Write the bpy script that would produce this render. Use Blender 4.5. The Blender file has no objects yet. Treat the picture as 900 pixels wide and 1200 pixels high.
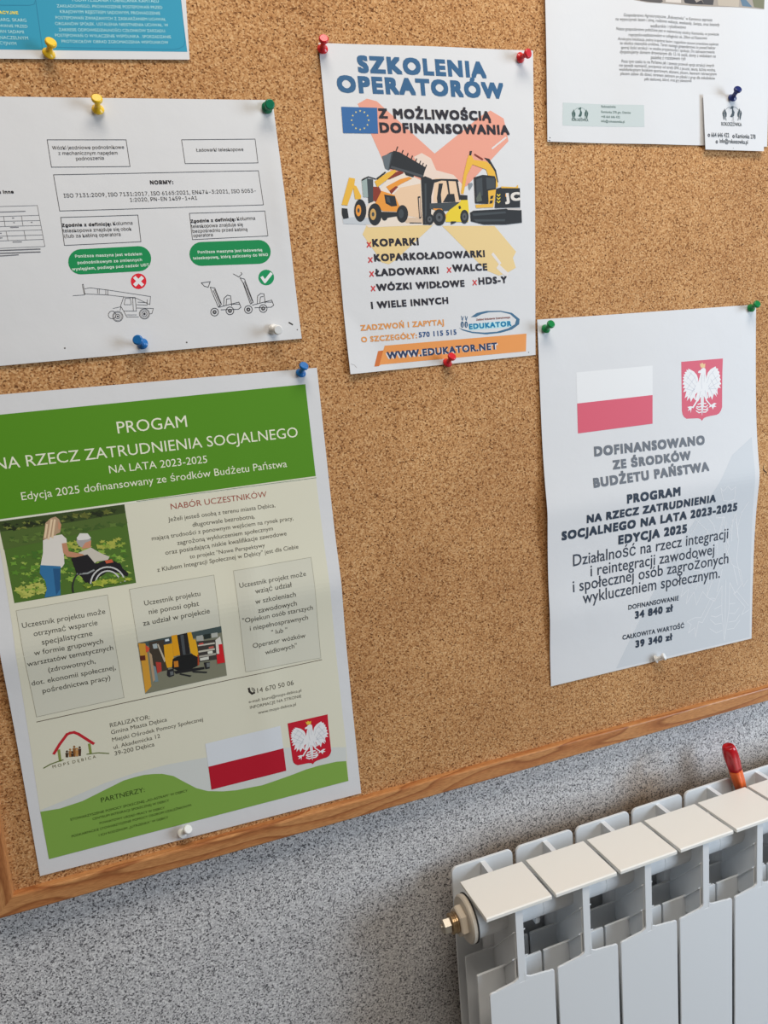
import bpy, bmesh, math, os
import numpy as np
from mathutils import Vector, Matrix, Euler
from mathutils.geometry import tessellate_polygon

S = bpy.context.scene
COL = S.collection
# ------------------------------------------------------------------ camera
FPX = 808.74
CAM = Vector((-0.10873, -0.65507, 0.06015))
ROT = Euler((1.41738, 0.07746, -0.35053), 'XYZ')
cd = bpy.data.cameras.new('camera')
cam = bpy.data.objects.new('camera', cd); COL.objects.link(cam)
cam.location = CAM; cam.rotation_euler = ROT
cd.sensor_fit = 'VERTICAL'; cd.sensor_height = 36.0; cd.lens = FPX*36/1200; cd.clip_start = 0.01
S.camera = cam
S.view_settings.view_transform = 'Standard'; S.view_settings.look = 'None'
S.view_settings.gamma = 1; S.view_settings.use_curve_mapping = False
S.view_settings.exposure = 0.04
# ------------------------------------------------------------------ light
W = bpy.data.worlds.new('world'); S.world = W; W.use_nodes = True
W.node_tree.nodes['Background'].inputs[0].default_value = (1.0, 0.90, 0.80, 1)
W.node_tree.nodes['Background'].inputs[1].default_value = 0.12
def area(name, loc, target, sx, sy, power, col):
    d = bpy.data.lights.new(name, 'AREA'); d.shape = 'RECTANGLE'; d.size = sx; d.size_y = sy
    d.energy = power; d.color = col
    o = bpy.data.objects.new(name, d); COL.objects.link(o); o.location = loc
    o.rotation_euler = (Vector(target)-Vector(loc)).to_track_quat('-Z', 'Y').to_euler()
    return o
area('window_daylight', (2.0, -1.25, 0.15), (0.35, 0, -0.1), 0.8, 1.1, 38, (0.70, 0.84, 1.0))
area('ceiling_lamp', (0.2, -0.85, 1.5), (0.3, -0.1, -0.3), 1.2, 0.6, 25, (1.0, 0.92, 0.82))

YB = -0.012      # cork face
YF = -0.020      # frame face
RM = ROT.to_matrix()
def ray(px, py): return RM @ Vector(((px-450)/FPX, -(py-600)/FPX, -1.0))
def hit(px, py, axis, val):
    d = ray(px, py); return CAM + d*((val-CAM[axis])/d[axis])

# ------------------------------------------------------------------ materials
def lin(c): c /= 255; return c/12.92 if c <= .04045 else ((c+.055)/1.055)**2.4
def principled(name, rgb=None, rough=.5, spec=.5, metal=0, **kw):
    m = bpy.data.materials.new(name); m.use_nodes = True
    b = m.node_tree.nodes['Principled BSDF']
    if rgb: b.inputs['Base Color'].default_value = (*rgb, 1)
    b.inputs['Roughness'].default_value = rough; b.inputs['Specular IOR Level'].default_value = spec
    b.inputs['Metallic'].default_value = metal
    for k, v in kw.items(): b.inputs[k.replace('_', ' ')].default_value = v
    return m
def srgb(name, c, **kw): return principled(name, tuple(lin(v) for v in c), **kw)
def N(m, t, **kw):
    n = m.node_tree.nodes.new(t)
    for k, v in kw.items(): setattr(n, k, v)
    return n
def L(m, a, b): m.node_tree.links.new(a, b)
def ramp(m, stops, interp='LINEAR'):
    r = N(m, 'ShaderNodeValToRGB'); r.color_ramp.interpolation = interp
    e = r.color_ramp.elements
    while len(e) < len(stops): e.new(.5)
    for el, (p, c) in zip(e, stops): el.position = p; el.color = (*[lin(v) for v in c], 1)
    return r
def bump(m, src, strength, dist):
    b = N(m, 'ShaderNodeBump'); b.inputs['Strength'].default_value = strength; b.inputs['Distance'].default_value = dist
    L(m, src, b.inputs['Height']); L(m, b.outputs[0], m.node_tree.nodes['Principled BSDF'].inputs['Normal'])
_ink = {}
WHITES = {'blue': (190, 192, 205), 'mach': (200, 201, 207), 'train': (208, 214, 224), 'farm': (226, 226, 226),
          'state': (205, 214, 228), 'green': (190, 191, 199), 'card': (214, 214, 226)}
def ink(sheet, c):
    """printed colour: the colour seen in the photo divided by its own paper's white"""
    w = WHITES[sheet]; r = tuple(min(.80, lin(a)/lin(b)*.70) for a, b in zip(c, w))
    k = tuple(round(v, 3) for v in r)
    if k not in _ink: _ink[k] = principled('ink', k, rough=.6, spec=.25)
    return _ink[k]
def paper_mat():
    m = principled('paper', (.70, .70, .705), rough=.65, spec=.2)
    tc = N(m, 'ShaderNodeTexCoord'); n = N(m, 'ShaderNodeTexNoise'); n.inputs['Scale'].default_value = 28; n.inputs['Detail'].default_value = 5
    L(m, tc.outputs['Object'], n.inputs['Vector']); bump(m, n.outputs[0], .25, .002)
    return m
PAPER = paper_mat()
def cork_mat():
    m = principled('cork', rough=.85, spec=.15)
    b = m.node_tree.nodes['Principled BSDF']
    tc = N(m, 'ShaderNodeTexCoord')
    v = N(m, 'ShaderNodeTexVoronoi'); v.inputs['Scale'].default_value = 780; v.inputs['Randomness'].default_value = 1
    nz = N(m, 'ShaderNodeTexNoise'); nz.inputs['Scale'].default_value = 9; nz.inputs['Detail'].default_value = 3
    n2 = N(m, 'ShaderNodeTexNoise'); n2.inputs['Scale'].default_value = 640; n2.inputs['Detail'].default_value = 2
    for t in (v, nz, n2): L(m, tc.outputs['Object'], t.inputs['Vector'])
    sep = N(m, 'ShaderNodeSeparateColor'); L(m, v.outputs['Color'], sep.inputs[0])
    r1 = ramp(m, [(0, (106, 68, 38)), (.10, (158, 109, 65)), (.35, (193, 142, 92)), (.7, (206, 157, 105)), (1, (224, 182, 132))])
    L(m, sep.outputs[0], r1.inputs[0])
    r2 = ramp(m, [(0, (80, 46, 24)), (.33, (140, 92, 56)), (.42, (255, 255, 255)), (1, (255, 255, 255))])
    L(m, n2.outputs[0], r2.inputs[0])
    mx = N(m, 'ShaderNodeMix', data_type='RGBA', blend_type='MULTIPLY'); mx.inputs[0].default_value = .6
    L(m, r1.outputs[0], mx.inputs[6]); L(m, r2.outputs[0], mx.inputs[7])
    r3 = ramp(m, [(.3, (232, 226, 222)), (.7, (255, 255, 255))]); L(m, nz.outputs[0], r3.inputs[0])
    m2 = N(m, 'ShaderNodeMix', data_type='RGBA', blend_type='MULTIPLY'); m2.inputs[0].default_value = 1
    L(m, mx.outputs[2], m2.inputs[6]); L(m, r3.outputs[0], m2.inputs[7]); L(m, m2.outputs[2], b.inputs['Base Color'])
    bump(m, n2.outputs[0], .5, .0008)
    return m
def wall_mat():
    m = principled('mosaic_plaster', rough=.6, spec=.3)
    b = m.node_tree.nodes['Principled BSDF']; tc = N(m, 'ShaderNodeTexCoord')
    v = N(m, 'ShaderNodeTexVoronoi'); v.inputs['Scale'].default_value = 800
    n = N(m, 'ShaderNodeTexNoise'); n.inputs['Scale'].default_value = 480; n.inputs['Detail'].default_value = 3
    for t in (v, n): L(m, tc.outputs['Object'], t.inputs['Vector'])
    sep = N(m, 'ShaderNodeSeparateColor'); L(m, v.outputs['Color'], sep.inputs[0])
    r = ramp(m, [(0, (74, 73, 76)), (.14, (112, 110, 112)), (.27, (184, 182, 182)), (.65, (206, 204, 204)), (1, (234, 232, 230))])
    L(m, sep.outputs[0], r.inputs[0])
    r2 = ramp(m, [(.34, (120, 118, 120)), (.44, (255, 255, 255))]); L(m, n.outputs[0], r2.inputs[0])
    mx = N(m, 'ShaderNodeMix', data_type='RGBA', blend_type='MULTIPLY'); mx.inputs[0].default_value = .5
    L(m, r.outputs[0], mx.inputs[6]); L(m, r2.outputs[0], mx.inputs[7])
    # soft-edged brownish patch on the wall above the radiator
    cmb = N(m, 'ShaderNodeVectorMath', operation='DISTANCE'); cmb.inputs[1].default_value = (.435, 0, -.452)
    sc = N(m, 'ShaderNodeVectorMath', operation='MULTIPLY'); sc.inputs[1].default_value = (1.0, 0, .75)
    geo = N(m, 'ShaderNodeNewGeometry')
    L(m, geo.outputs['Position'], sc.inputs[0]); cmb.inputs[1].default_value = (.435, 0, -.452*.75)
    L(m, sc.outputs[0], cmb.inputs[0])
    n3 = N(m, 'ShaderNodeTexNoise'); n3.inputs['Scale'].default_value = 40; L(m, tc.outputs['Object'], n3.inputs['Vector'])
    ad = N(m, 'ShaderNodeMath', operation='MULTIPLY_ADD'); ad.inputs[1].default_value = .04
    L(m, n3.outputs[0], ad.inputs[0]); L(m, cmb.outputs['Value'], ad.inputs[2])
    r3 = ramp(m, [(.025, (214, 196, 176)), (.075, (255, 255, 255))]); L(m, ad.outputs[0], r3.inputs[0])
    # narrow brownish band along the top of the heater, fading upwards
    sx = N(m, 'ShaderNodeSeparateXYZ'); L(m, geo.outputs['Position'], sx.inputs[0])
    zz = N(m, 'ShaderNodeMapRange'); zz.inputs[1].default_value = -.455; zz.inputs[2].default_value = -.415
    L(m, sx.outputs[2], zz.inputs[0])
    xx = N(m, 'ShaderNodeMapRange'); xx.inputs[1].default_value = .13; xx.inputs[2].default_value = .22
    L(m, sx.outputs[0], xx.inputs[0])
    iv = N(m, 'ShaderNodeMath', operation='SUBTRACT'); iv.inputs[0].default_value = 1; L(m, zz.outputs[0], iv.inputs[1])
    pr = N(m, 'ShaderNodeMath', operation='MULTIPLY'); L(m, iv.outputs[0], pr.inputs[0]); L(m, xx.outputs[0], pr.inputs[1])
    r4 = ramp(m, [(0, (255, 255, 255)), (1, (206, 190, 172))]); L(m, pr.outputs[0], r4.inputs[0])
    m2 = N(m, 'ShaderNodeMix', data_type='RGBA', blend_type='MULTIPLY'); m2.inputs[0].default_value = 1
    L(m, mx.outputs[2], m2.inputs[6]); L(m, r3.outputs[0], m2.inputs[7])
    m3 = N(m, 'ShaderNodeMix', data_type='RGBA', blend_type='MULTIPLY'); m3.inputs[0].default_value = 1
    L(m, m2.outputs[2], m3.inputs[6]); L(m, r4.outputs[0], m3.inputs[7])
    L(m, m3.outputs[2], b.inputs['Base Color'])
    bump(m, sep.outputs[0], .35, .0006)
    return m
def wood_mat(name, axis):
    m = principled(name, rough=.42, spec=.4)
    b = m.node_tree.nodes['Principled BSDF']; tc = N(m, 'ShaderNodeTexCoord')
    mp = N(m, 'ShaderNodeMapping')
    mp.inputs['Scale'].default_value = (2.4, 14, 17) if axis == 'x' else (17, 14, 2.4)
    mp.inputs['Rotation'].default_value = (0, .10, 0)
    L(m, tc.outputs['Object'], mp.inputs[0])
    n = N(m, 'ShaderNodeTexNoise'); n.inputs['Scale'].default_value = 1.6; n.inputs['Detail'].default_value = 2; n.inputs['Roughness'].default_value = .4
    L(m, mp.outputs[0], n.inputs['Vector'])
    mu = N(m, 'ShaderNodeMath', operation='MULTIPLY'); mu.inputs[1].default_value = 8; L(m, n.outputs[0], mu.inputs[0])
    fr = N(m, 'ShaderNodeMath', operation='FRACT'); L(m, mu.outputs[0], fr.inputs[0])
    r = ramp(m, [(0, (206, 148, 94)), (.5, (200, 140, 86)), (.8, (186, 122, 72)), (.92, (158, 98, 55)), (1, (200, 142, 88))])
    L(m, fr.outputs[0], r.inputs[0])
    n2 = N(m, 'ShaderNodeTexNoise'); n2.inputs['Scale'].default_value = 60; n2.inputs['Detail'].default_value = 4
    L(m, mp.outputs[0], n2.inputs['Vector'])
    r2 = ramp(m, [(.3, (216, 206, 200)), (.7, (255, 255, 255))]); L(m, n2.outputs[0], r2.inputs[0])
    mx = N(m, 'ShaderNodeMix', data_type='RGBA', blend_type='MULTIPLY'); mx.inputs[0].default_value = 1
    L(m, r.outputs[0], mx.inputs[6]); L(m, r2.outputs[0], mx.inputs[7]); L(m, mx.outputs[2], b.inputs['Base Color'])
    return m
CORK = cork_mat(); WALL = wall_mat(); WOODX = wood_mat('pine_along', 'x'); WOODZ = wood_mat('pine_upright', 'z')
def enamel(name, c):
    m = srgb(name, c, rough=.38, spec=.45)
    tc = N(m, 'ShaderNodeTexCoord'); n = N(m, 'ShaderNodeTexNoise'); n.inputs['Scale'].default_value = 900
    L(m, tc.outputs['Object'], n.inputs['Vector']); bump(m, n.outputs[0], .12, .0004)
    return m
ENAMEL = enamel('white_enamel', (226, 228, 229)); ENAMEL_TOP = enamel('cream_enamel', (240, 237, 229))
METAL = srgb('nickel', (190, 182, 168), rough=.32, metal=.85)
BRASS = srgb('brass', (172, 146, 112), rough=.35, metal=.9)
STEEL = srgb('steel', (180, 180, 180), rough=.3, metal=1)
FLOORM = srgb('grey_linoleum', (150, 146, 140), rough=.5)
tcf = N(FLOORM, 'ShaderNodeTexCoord'); nf = N(FLOORM, 'ShaderNodeTexNoise'); nf.inputs['Scale'].default_value = 60
L(FLOORM, tcf.outputs['Object'], nf.inputs['Vector']); rf = ramp(FLOORM, [(.35, (136, 132, 126)), (.65, (164, 160, 154))])
L(FLOORM, nf.outputs[0], rf.inputs[0]); L(FLOORM, rf.outputs[0], FLOORM.node_tree.nodes['Principled BSDF'].inputs['Base Color'])

# ------------------------------------------------------------------ object helpers
def obj(name, bm_or_me, mats, parent=None, smooth=False):
    if isinstance(bm_or_me, bmesh.types.BMesh):
        me = bpy.data.meshes.new(name); bmesh.ops.recalc_face_normals(bm_or_me, faces=bm_or_me.faces)
        bm_or_me.to_mesh(me); bm_or_me.free()
    else: me = bm_or_me
    for m in (mats if isinstance(mats, (list, tuple)) else [mats]): me.materials.append(m)
    if smooth:
        for p in me.polygons: p.use_smooth = True
    o = bpy.data.objects.new(name, me); COL.objects.link(o)
    if parent: o.parent = parent
    return o
def thing(name, label, cat, loc=(0, 0, 0), group=None):
    o = bpy.data.objects.new(name, None); o.empty_display_size = .02; COL.objects.link(o); o.location = loc
    o['label'] = label; o['category'] = cat
    if group: o['group'] = group
    return o
def box(bm, x0, x1, y0, y1, z0, z1, bev=0):
    r = bmesh.ops.create_cube(bm, size=1)
    for v in r['verts']:
        v.co = Vector(((x0+x1)/2+v.co.x*(x1-x0), (y0+y1)/2+v.co.y*(y1-y0), (z0+z1)/2+v.co.z*(z1-z0)))
    if bev:
        es = {e for v in r['verts'] for e in v.link_edges}
        bmesh.ops.bevel(bm, geom=list(es), offset=bev, segments=2, profile=.5, affect='EDGES')
def prism_xz(bm, pts, y0, y1):
    a = [bm.verts.new((x, y0, z)) for x, z in pts]; b = [bm.verts.new((x, y1, z)) for x, z in pts]
    bm.faces.new(a); bm.faces.new(b[::-1]); n = len(pts)
    for i in range(n): bm.faces.new((a[i], b[i], b[(i+1) % n], a[(i+1) % n]))
def prism_yz(bm, pts, x0, x1):
    a = [bm.verts.new((x0, y, z)) for y, z in pts]; b = [bm.verts.new((x1, y, z)) for y, z in pts]
    bm.faces.new(a); bm.faces.new(b[::-1]); n = len(pts)
    for i in range(n): bm.faces.new((a[i], b[i], b[(i+1) % n], a[(i+1) % n]))
def lathe(bm, prof, n=24, mat=None):
    """profile of (radius, height) turned about z"""
    rings = []
    for r, h in prof:
        rings.append([bm.verts.new((r*math.cos(2*math.pi*k/n), r*math.sin(2*math.pi*k/n), h)) for k in range(n)])
    for a, b in zip(rings, rings[1:]):
        for k in range(n): bm.faces.new((a[k], a[(k+1) % n], b[(k+1) % n], b[k]))
    bm.faces.new(rings[0][::-1]); bm.faces.new(rings[-1])
    if mat is not None:
        vs = [v for r in rings for v in r]
        for v in vs: v.co = mat @ v.co
def cyl_x(bm, x0, x1, y, z, r, n=24):
    M = Matrix.Translation((x0, y, z)) @ Matrix.Rotation(math.pi/2, 4, 'Y')
    lathe(bm, [(r, 0), (r, x1-x0)], n, M)

# ------------------------------------------------------------------ setting
bm = bmesh.new(); box(bm, -1.6, 2.4, 0, .12, -1.14, 1.5)
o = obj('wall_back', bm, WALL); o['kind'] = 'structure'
bm = bmesh.new(); box(bm, -1.6, 2.4, -2.6, .12, -1.24, -1.14)
o = obj('floor', bm, FLOORM); o['kind'] = 'structure'

# ------------------------------------------------------------------ noticeboard
XL, XR, ZB, ZT = -.2563, 1.18, -.3382, .746       # cork edges
FW = .0180
nb = thing('noticeboard', 'large cork noticeboard in a stained pine frame hung on the speckled grey wall', 'noticeboard', ((XL+XR)/2, 0, ZB-FW))
def child_of(o, root):      # keep world placement of a mesh made in world coordinates
    o.parent = root; o.matrix_parent_inverse = Matrix.Translation(-Vector(root.location))
    return o
bm = bmesh.new(); box(bm, XL-.002, XR+.002, -.001, YB, ZB-.002, ZT+.002)
child_of(obj('cork_panel', bm, CORK), nb)
a, b, c, d = XL-FW, XR+FW, ZB-FW, ZT+FW
for pts, m in (([(a, c), (b, c), (XR, ZB), (XL, ZB)], WOODX), ([(a, d), (b, d), (XR, ZT), (XL, ZT)], WOODX),
               ([(a, c), (a, d), (XL, ZT), (XL, ZB)], WOODZ), ([(b, c), (b, d), (XR, ZT), (XR, ZB)], WOODZ)):
    bm = bmesh.new(); prism_xz(bm, pts, 0, YF)
    front = [e for e in bm.edges if all(abs(v.co.y-YF) < 1e-6 for v in e.verts) and e.calc_length() > .05]
    bmesh.ops.bevel(bm, geom=front, offset=.0015, segments=2, profile=.5, affect='EDGES')
    child_of(obj('frame_rail', bm, m), nb)

# ------------------------------------------------------------------ sheets of paper
def smooth_abs(t, r): return math.sqrt(t*t+r*r)-r
class Sheet:
    """a sheet on the cork: corners TL TR BR BL as (x, z), lift(u, v) = height off the cork"""
    def __init__(s, key, name, label, cat, corners, lift, part='paper_sheet', group=None):
        s.key = key; s.c = [Vector(p) for p in corners]; s.lift = lift; s.parts = {}; s.seq = {}
        s.A = s.c[0]; ex = s.c[1]-s.c[0]; ez = s.c[3]-s.c[0]
        s.inv = Matrix(((ex.x, ez.x), (ex.y, ez.y))).inverted()
        cx = sum(p.x for p in s.c)/4; cz = min(p.y for p in s.c)
        s.root = thing(name, label, cat, (cx, YB, cz), group)
        w = (s.c[1]-s.c[0]).length; h = (s.c[3]-s.c[0]).length
        nu, nv = max(2, int(w/.0035)), max(2, int(h/.0035))
        V = []; F = []
        for off in (0, -.00016):
            for j in range(nv+1):
                for i in range(nu+1):
                    u, v = i/nu, j/nv
                    p = s.c[0]*(1-u)*(1-v)+s.c[1]*u*(1-v)+s.c[2]*u*v+s.c[3]*(1-u)*v
                    V.append((p.x, s.y(p.x, p.y)-off, p.y))
        M_ = (nu+1)*(nv+1)
        for j in range(nv):
            for i in range(nu):
                q = j*(nu+1)+i
                F.append((q, q+nu+1, q+nu+2, q+1)); F.append((M_+q, M_+q+1, M_+q+nu+2, M_+q+nu+1))
        rim = [i for i in range(nu)]+[j*(nu+1)+nu for j in range(nv)]+[nv*(nu+1)+i for i in range(nu, 0, -1)]+[j*(nu+1) for j in range(nv, 0, -1)]
        n0 = len(V); V += [V[i] for i in rim]+[V[M_+i] for i in rim]; nr = len(rim)
        for k in range(nr):
            p, q = n0+k, n0+(k+1) % nr; F.append((p, q, q+nr, p+nr))
        me = bpy.data.meshes.new(part); me.from_pydata(V, [], F); me.update()
        child_of(obj(part, me, PAPER, smooth=False), s.root)
        for k, p in enumerate(me.polygons): p.use_smooth = k < 2*nu*nv
    def uv(s, x, z):
        q = s.inv @ (Vector((x, z))-s.A); return q.x, q.y
    def y(s, x, z):
        u, v = s.uv(x, z); return YB-.0005-s.lift(min(1.05, max(-.05, u)), min(1.05, max(-.05, v)))
    def at(s, px, py):
        y = YB
        for _ in range(4):
            p = hit(px, py, 1, y); y = s.y(p.x, p.z)
        return Vector((p.x, p.z))
    def W(s, u, v):
        return s.c[0]*(1-u)*(1-v)+s.c[1]*u*(1-v)+s.c[2]*u*v+s.c[3]*(1-u)*v
    # ---- print collected as flat shapes, one mesh per part
    def put(s, part, verts, faces, mat, layer, heights=None):
        P = s.parts.setdefault(part, ([], [], [], []))
        V, F, MI, MM = P
        s.seq[(part, layer)] = q_ = s.seq.get((part, layer), -1)+1
        if heights is None: heights = [0]*len(verts)
        if mat not in MM: MM.append(mat)
        mi = MM.index(mat); n = len(V)
        for (x, z), hh in zip(verts, heights): V.append((x, s.y(x, z)-.00003-layer*.00005-(q_ % 50)*1.2e-6-hh, z))
        for f in faces: F.append(tuple(n+i for i in f)); MI.append(mi)
    def poly(s, part, pts, col, layer=1, cell=.0042):
        """pts as world Vector2s"""
        mat = ink(s.key, col)
        bm = bmesh.new(); vs = [bm.verts.new((p[0], p[1], 0)) for p in pts]
        for t in tessellate_polygon([[Vector((p[0], p[1], 0)) for p in pts]]):
            try: bm.faces.new([vs[i] for i in t])
            except ValueError: pass
        xs = [p[0] for p in pts]; zs = [p[1] for p in pts]
        for ax, lo, hi in ((0, min(xs), max(xs)), (1, min(zs), max(zs))):
            if hi-lo < cell*1.3: continue
            k = math.floor(lo/cell)+1
            while k*cell < hi:
                co = [0, 0, 0]; no = [0, 0, 0]; co[ax] = k*cell; no[ax] = 1
                bmesh.ops.bisect_plane(bm, geom=bm.verts[:]+bm.edges[:]+bm.faces[:], plane_co=co, plane_no=no, dist=1e-7); k += 1
        bm.verts.index_update()
        for v in bm.verts: pass
        s.put(part, [(v.co.x, v.co.y) for v in bm.verts], [[v.index for v in f.verts] for f in bm.faces], mat, layer)
        bm.free()
    def ppoly(s, part, K, pts, col, layer=1):
        s.poly(part, [s.at(*K(x, y)) for x, y in pts], col, layer)
    def stroke(s, part, K, pts, w, col, layer=2, closed=False, world=False):
        """w = width in metres"""
        P = [Vector(p) for p in pts] if world else [s.at(*K(x, y)) for x, y in pts]
        if closed: P.append(P[0])
        Q = [P[0]]
        for a, b in zip(P, P[1:]):
            n = max(1, int((b-a).length/.006))
            for i in range(1, n+1): Q.append(a.lerp(b, i/n))
        V = []; F = []; H = []
        for a, b in zip(Q, Q[1:]):
            d = b-a
            if d.length < 1e-7: continue
            d.normalize(); n = Vector((-d.y, d.x))*w/2; e = d*w*.35
            k = len(V); V += [a-e-n, b+e-n, b+e+n, a-e+n]; F.append((k, k+1, k+2, k+3)); H += [((k//4) % 3)*2e-6]*4
        s.put(part, [(v.x, v.y) for v in V], F, ink(s.key, col), layer, H)
    def disc(s, part, K, cx, cy, r, col, layer=2, n=20, ry=None):
        s.ppoly(part, K, [(cx+r*math.cos(2*math.pi*k/n), cy+(ry or r)*math.sin(2*math.pi*k/n)) for k in range(n)], col, layer)
    def ring(s, part, K, cx, cy, r, w, col, layer=2, n=16):
        s.stroke(part, K, [(cx+r*math.cos(2*math.pi*k/n), cy+r*math.sin(2*math.pi*k/n)) for k in range(n)], w, col, layer, True)
    def text(s, part, K, body, x0, y0, x1, y1, col, font='I', bold=0, layer=3, hk=1.0, shear=0):
        p0 = s.at(*K(x0, y0)); p1 = s.at(*K(x1, y1))
        V, F, Wd, H = layout(body, font, bold, shear)
        d = (p1-p0); sc = d.length/Wd; d.normalize(); up = Vector((-d.y, d.x))
        P = np.array(p0)[None]+np.array(V)[:, :1]*sc*np.array(d)[None]+np.array(V)[:, 1:2]*sc*hk*np.array(up)[None]
        s.put(part, [tuple(map(float, q)) for q in P], F, ink(s.key, col), layer, H)
    def finish(s):
        for part, (V, F, MI, MM) in s.parts.items():
            part = part.split('#')[0]
            me = bpy.data.meshes.new(part); me.from_pydata(V, [], F); me.update()
            o = child_of(obj(part, me, MM), s.root)
            me.polygons.foreach_set('material_index', MI)
            # face the viewer
            bm = bmesh.new(); bm.from_mesh(me); bm.normal_update()
            bmesh.ops.reverse_faces(bm, faces=[f for f in bm.faces if f.normal.y > 0]); bm.to_mesh(me); bm.free()
# ---- glyphs from Blender's own fonts
FONTS = {'B': None}
try:
    FONTS['I'] = bpy.data.fonts.load(os.path.join(bpy.utils.resource_path('LOCAL'), 'datafiles', 'fonts', 'Inter.woff2'))
except Exception:
    FONTS['I'] = None
_g = {}
PLAIN_I = False
OGO = {'ę': 'e', 'ą': 'a', 'Ą': 'A', 'Ę': 'E'}
def _mesh_of(body, font):
    c = bpy.data.curves.new('glyphs', 'FONT'); c.body = body; c.resolution_u = 3; c.fill_mode = 'FRONT'
    if FONTS[font]: c.font = FONTS[font]
    o = bpy.data.objects.new('glyphs', c)
    me = bpy.data.meshes.new_from_object(o)
    V = np.array([tuple(v.co)[:2] for v in me.vertices]) if len(me.vertices) else np.zeros((0, 2))
    F = [tuple(p.vertices) for p in me.polygons]
    bpy.data.objects.remove(o); bpy.data.meshes.remove(me); bpy.data.curves.remove(c)
    return V, F
_cap = {}
def cap(font):
    if font not in _cap: _cap[font] = float(_mesh_of('H', font)[0][:, 1].max())
    return _cap[font]
def glyph(ch, font):
    k = (ch, font, PLAIN_I)
    if k not in _g:
        base = OGO.get(ch, ch)
        V, F = _mesh_of(base, font) if base != ' ' else (np.zeros((0, 2)), [])
        hh = _mesh_of('HH', font)[0][:, 0].max()
        adv = _mesh_of('H'+base+'H', font)[0][:, 0].max()-hh
        if ch in OGO:
            xr = V[:, 0].max()-.07; n = len(V)
            hook = np.array([(xr, .01), (xr-.055, -.05), (xr-.06, -.12), (xr-.03, -.17), (xr+.03, -.18), (xr+.065, -.165),
                             (xr+.06, -.13), (xr+.015, -.14), (xr-.01, -.12), (xr-.005, -.06), (xr+.05, .01)])
            V = np.vstack([V, hook]); F = F+[(n, n+1, n+9, n+10), (n+1, n+2, n+8, n+9), (n+2, n+3, n+7, n+8), (n+3, n+4, n+5, n+6, n+7)]
        if font == 'I' and ch == 'I' and PLAIN_I:
            hc = cap(font); V = np.array([(.10*hc, 0), (.235*hc, 0), (.235*hc, hc), (.10*hc, hc)]); F = [(0, 1, 2, 3)]; adv = .36*hc
        _g[k] = (V, F, adv)
    return _g[k]
def layout(body, font, bold, shear):
    VV = []; FF = []; HH = []; x = 0; n = 0; lo = None; hi = 0
    for ch in body:
        V, F, adv = glyph(ch, font)
        if len(V):
            lo = x+V[:, 0].min() if lo is None else lo; hi = x+V[:, 0].max()
            offs = [(0, 0)]
            if bold: offs = [(bold*a_, bold*b_) for a_ in (-1, 0, 1) for b_ in (-1, 0, 1)]
            for ci, (dx, dy) in enumerate(offs):
                HH += [ci*2e-6]*len(V); VV.append(V+np.array([x+dx, dy])); FF += [tuple(n+i for i in f) for f in F]; n += len(V)
        x += adv+bold*(1.9 if bold > .02 else 1)
    V = np.vstack(VV); V[:, 1] = (V[:, 1]+bold)*(cap(font)/(cap(font)+2*bold)); V[:, 0] -= lo; V[:, 0] += shear*V[:, 1]
    return V, FF, hi-lo, HH
def crop(x0, y0, s): return lambda x, y: (x0+x/s, y0+y/s)
P_ = crop(0, 0, 1)
K1 = crop(0, 0, 900/380); K2 = crop(0, 200, 2.5); K3 = crop(360, 30, 900/280); K4 = crop(380, 230, 900/260); K5 = crop(630, 0, 900/270)
K6 = crop(620, 340, 900/280); K7 = crop(620, 560, 900/280); K8 = crop(0, 210, 900/130)
L1 = crop(0, 420, 2.25); L2 = crop(0, 570, 900/220); L3 = crop(160, 560, 3.75); L4 = crop(0, 670, 900/270); L5 = crop(140, 640, 900/260)
L6 = crop(30, 820, 3.75); L7 = crop(200, 800, 900/230); Q = crop(0, 0, 4); D2 = crop(700, 0, 5.625); E2 = crop(640, 95, 900/260)
MV = crop(70, 300, 900/270); NL = crop(520, 355, 9); PT = crop(50, 920, 900/190); M1 = crop(395, 170, 900/110); M2 = crop(480, 170, 900/140)
SF = crop(790, 415, 900/65); SG = crop(330, 830, 900/65); PH = crop(0, 580, 900/165); FL = crop(155, 725, 900/115); WM = crop(760, 560, 6)

def dirq(p, q): d = Vector(q)-Vector(p); return d.normalized()
# quads measured on the cork plane
def quad(tl, tr, br, bl): return [tl, tr, br, bl]
A_br = Vector((-.024, .3591)); A_l = dirq((-.024, .3591), (-.1684, .3477)); A_u = Vector((.052, .9986))
qa = quad(A_br+A_l*.21+A_u*.297, A_br+A_u*.297, A_br, A_br+A_l*.21)
B_tr = Vector((.0437, .3322)); B_br = Vector((.0498, .1270))
qb = quad(B_tr+dirq((.0437, .3322), (-.1724, .3204))*.294, B_tr, B_br, B_br+dirq((.0498, .127), (-.202, .1156))*.297)
qc = quad((.0904, .3827), (.3118, .3957), (.2997, .1001), (.0932, .0917))
D_bl = Vector((.3236, .3112))
qd = quad(D_bl+Vector((.010, .42)), D_bl+Vector((.010, .42))+Vector((.297, .011)), D_bl+Vector((.2972, .0093)), D_bl)
qe = quad((.5244, .3693), (.6138, .3727), (.6117, .3140), (.5262, .3120))
qf = quad((.3026, .1359), (.6049, .1439), (.6002, -.2697), (.3011, -.2688))
qg = quad((-.2351, .0921), (.0619, .0998), (.0681, -.3350), (-.2346, -.3307))

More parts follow.
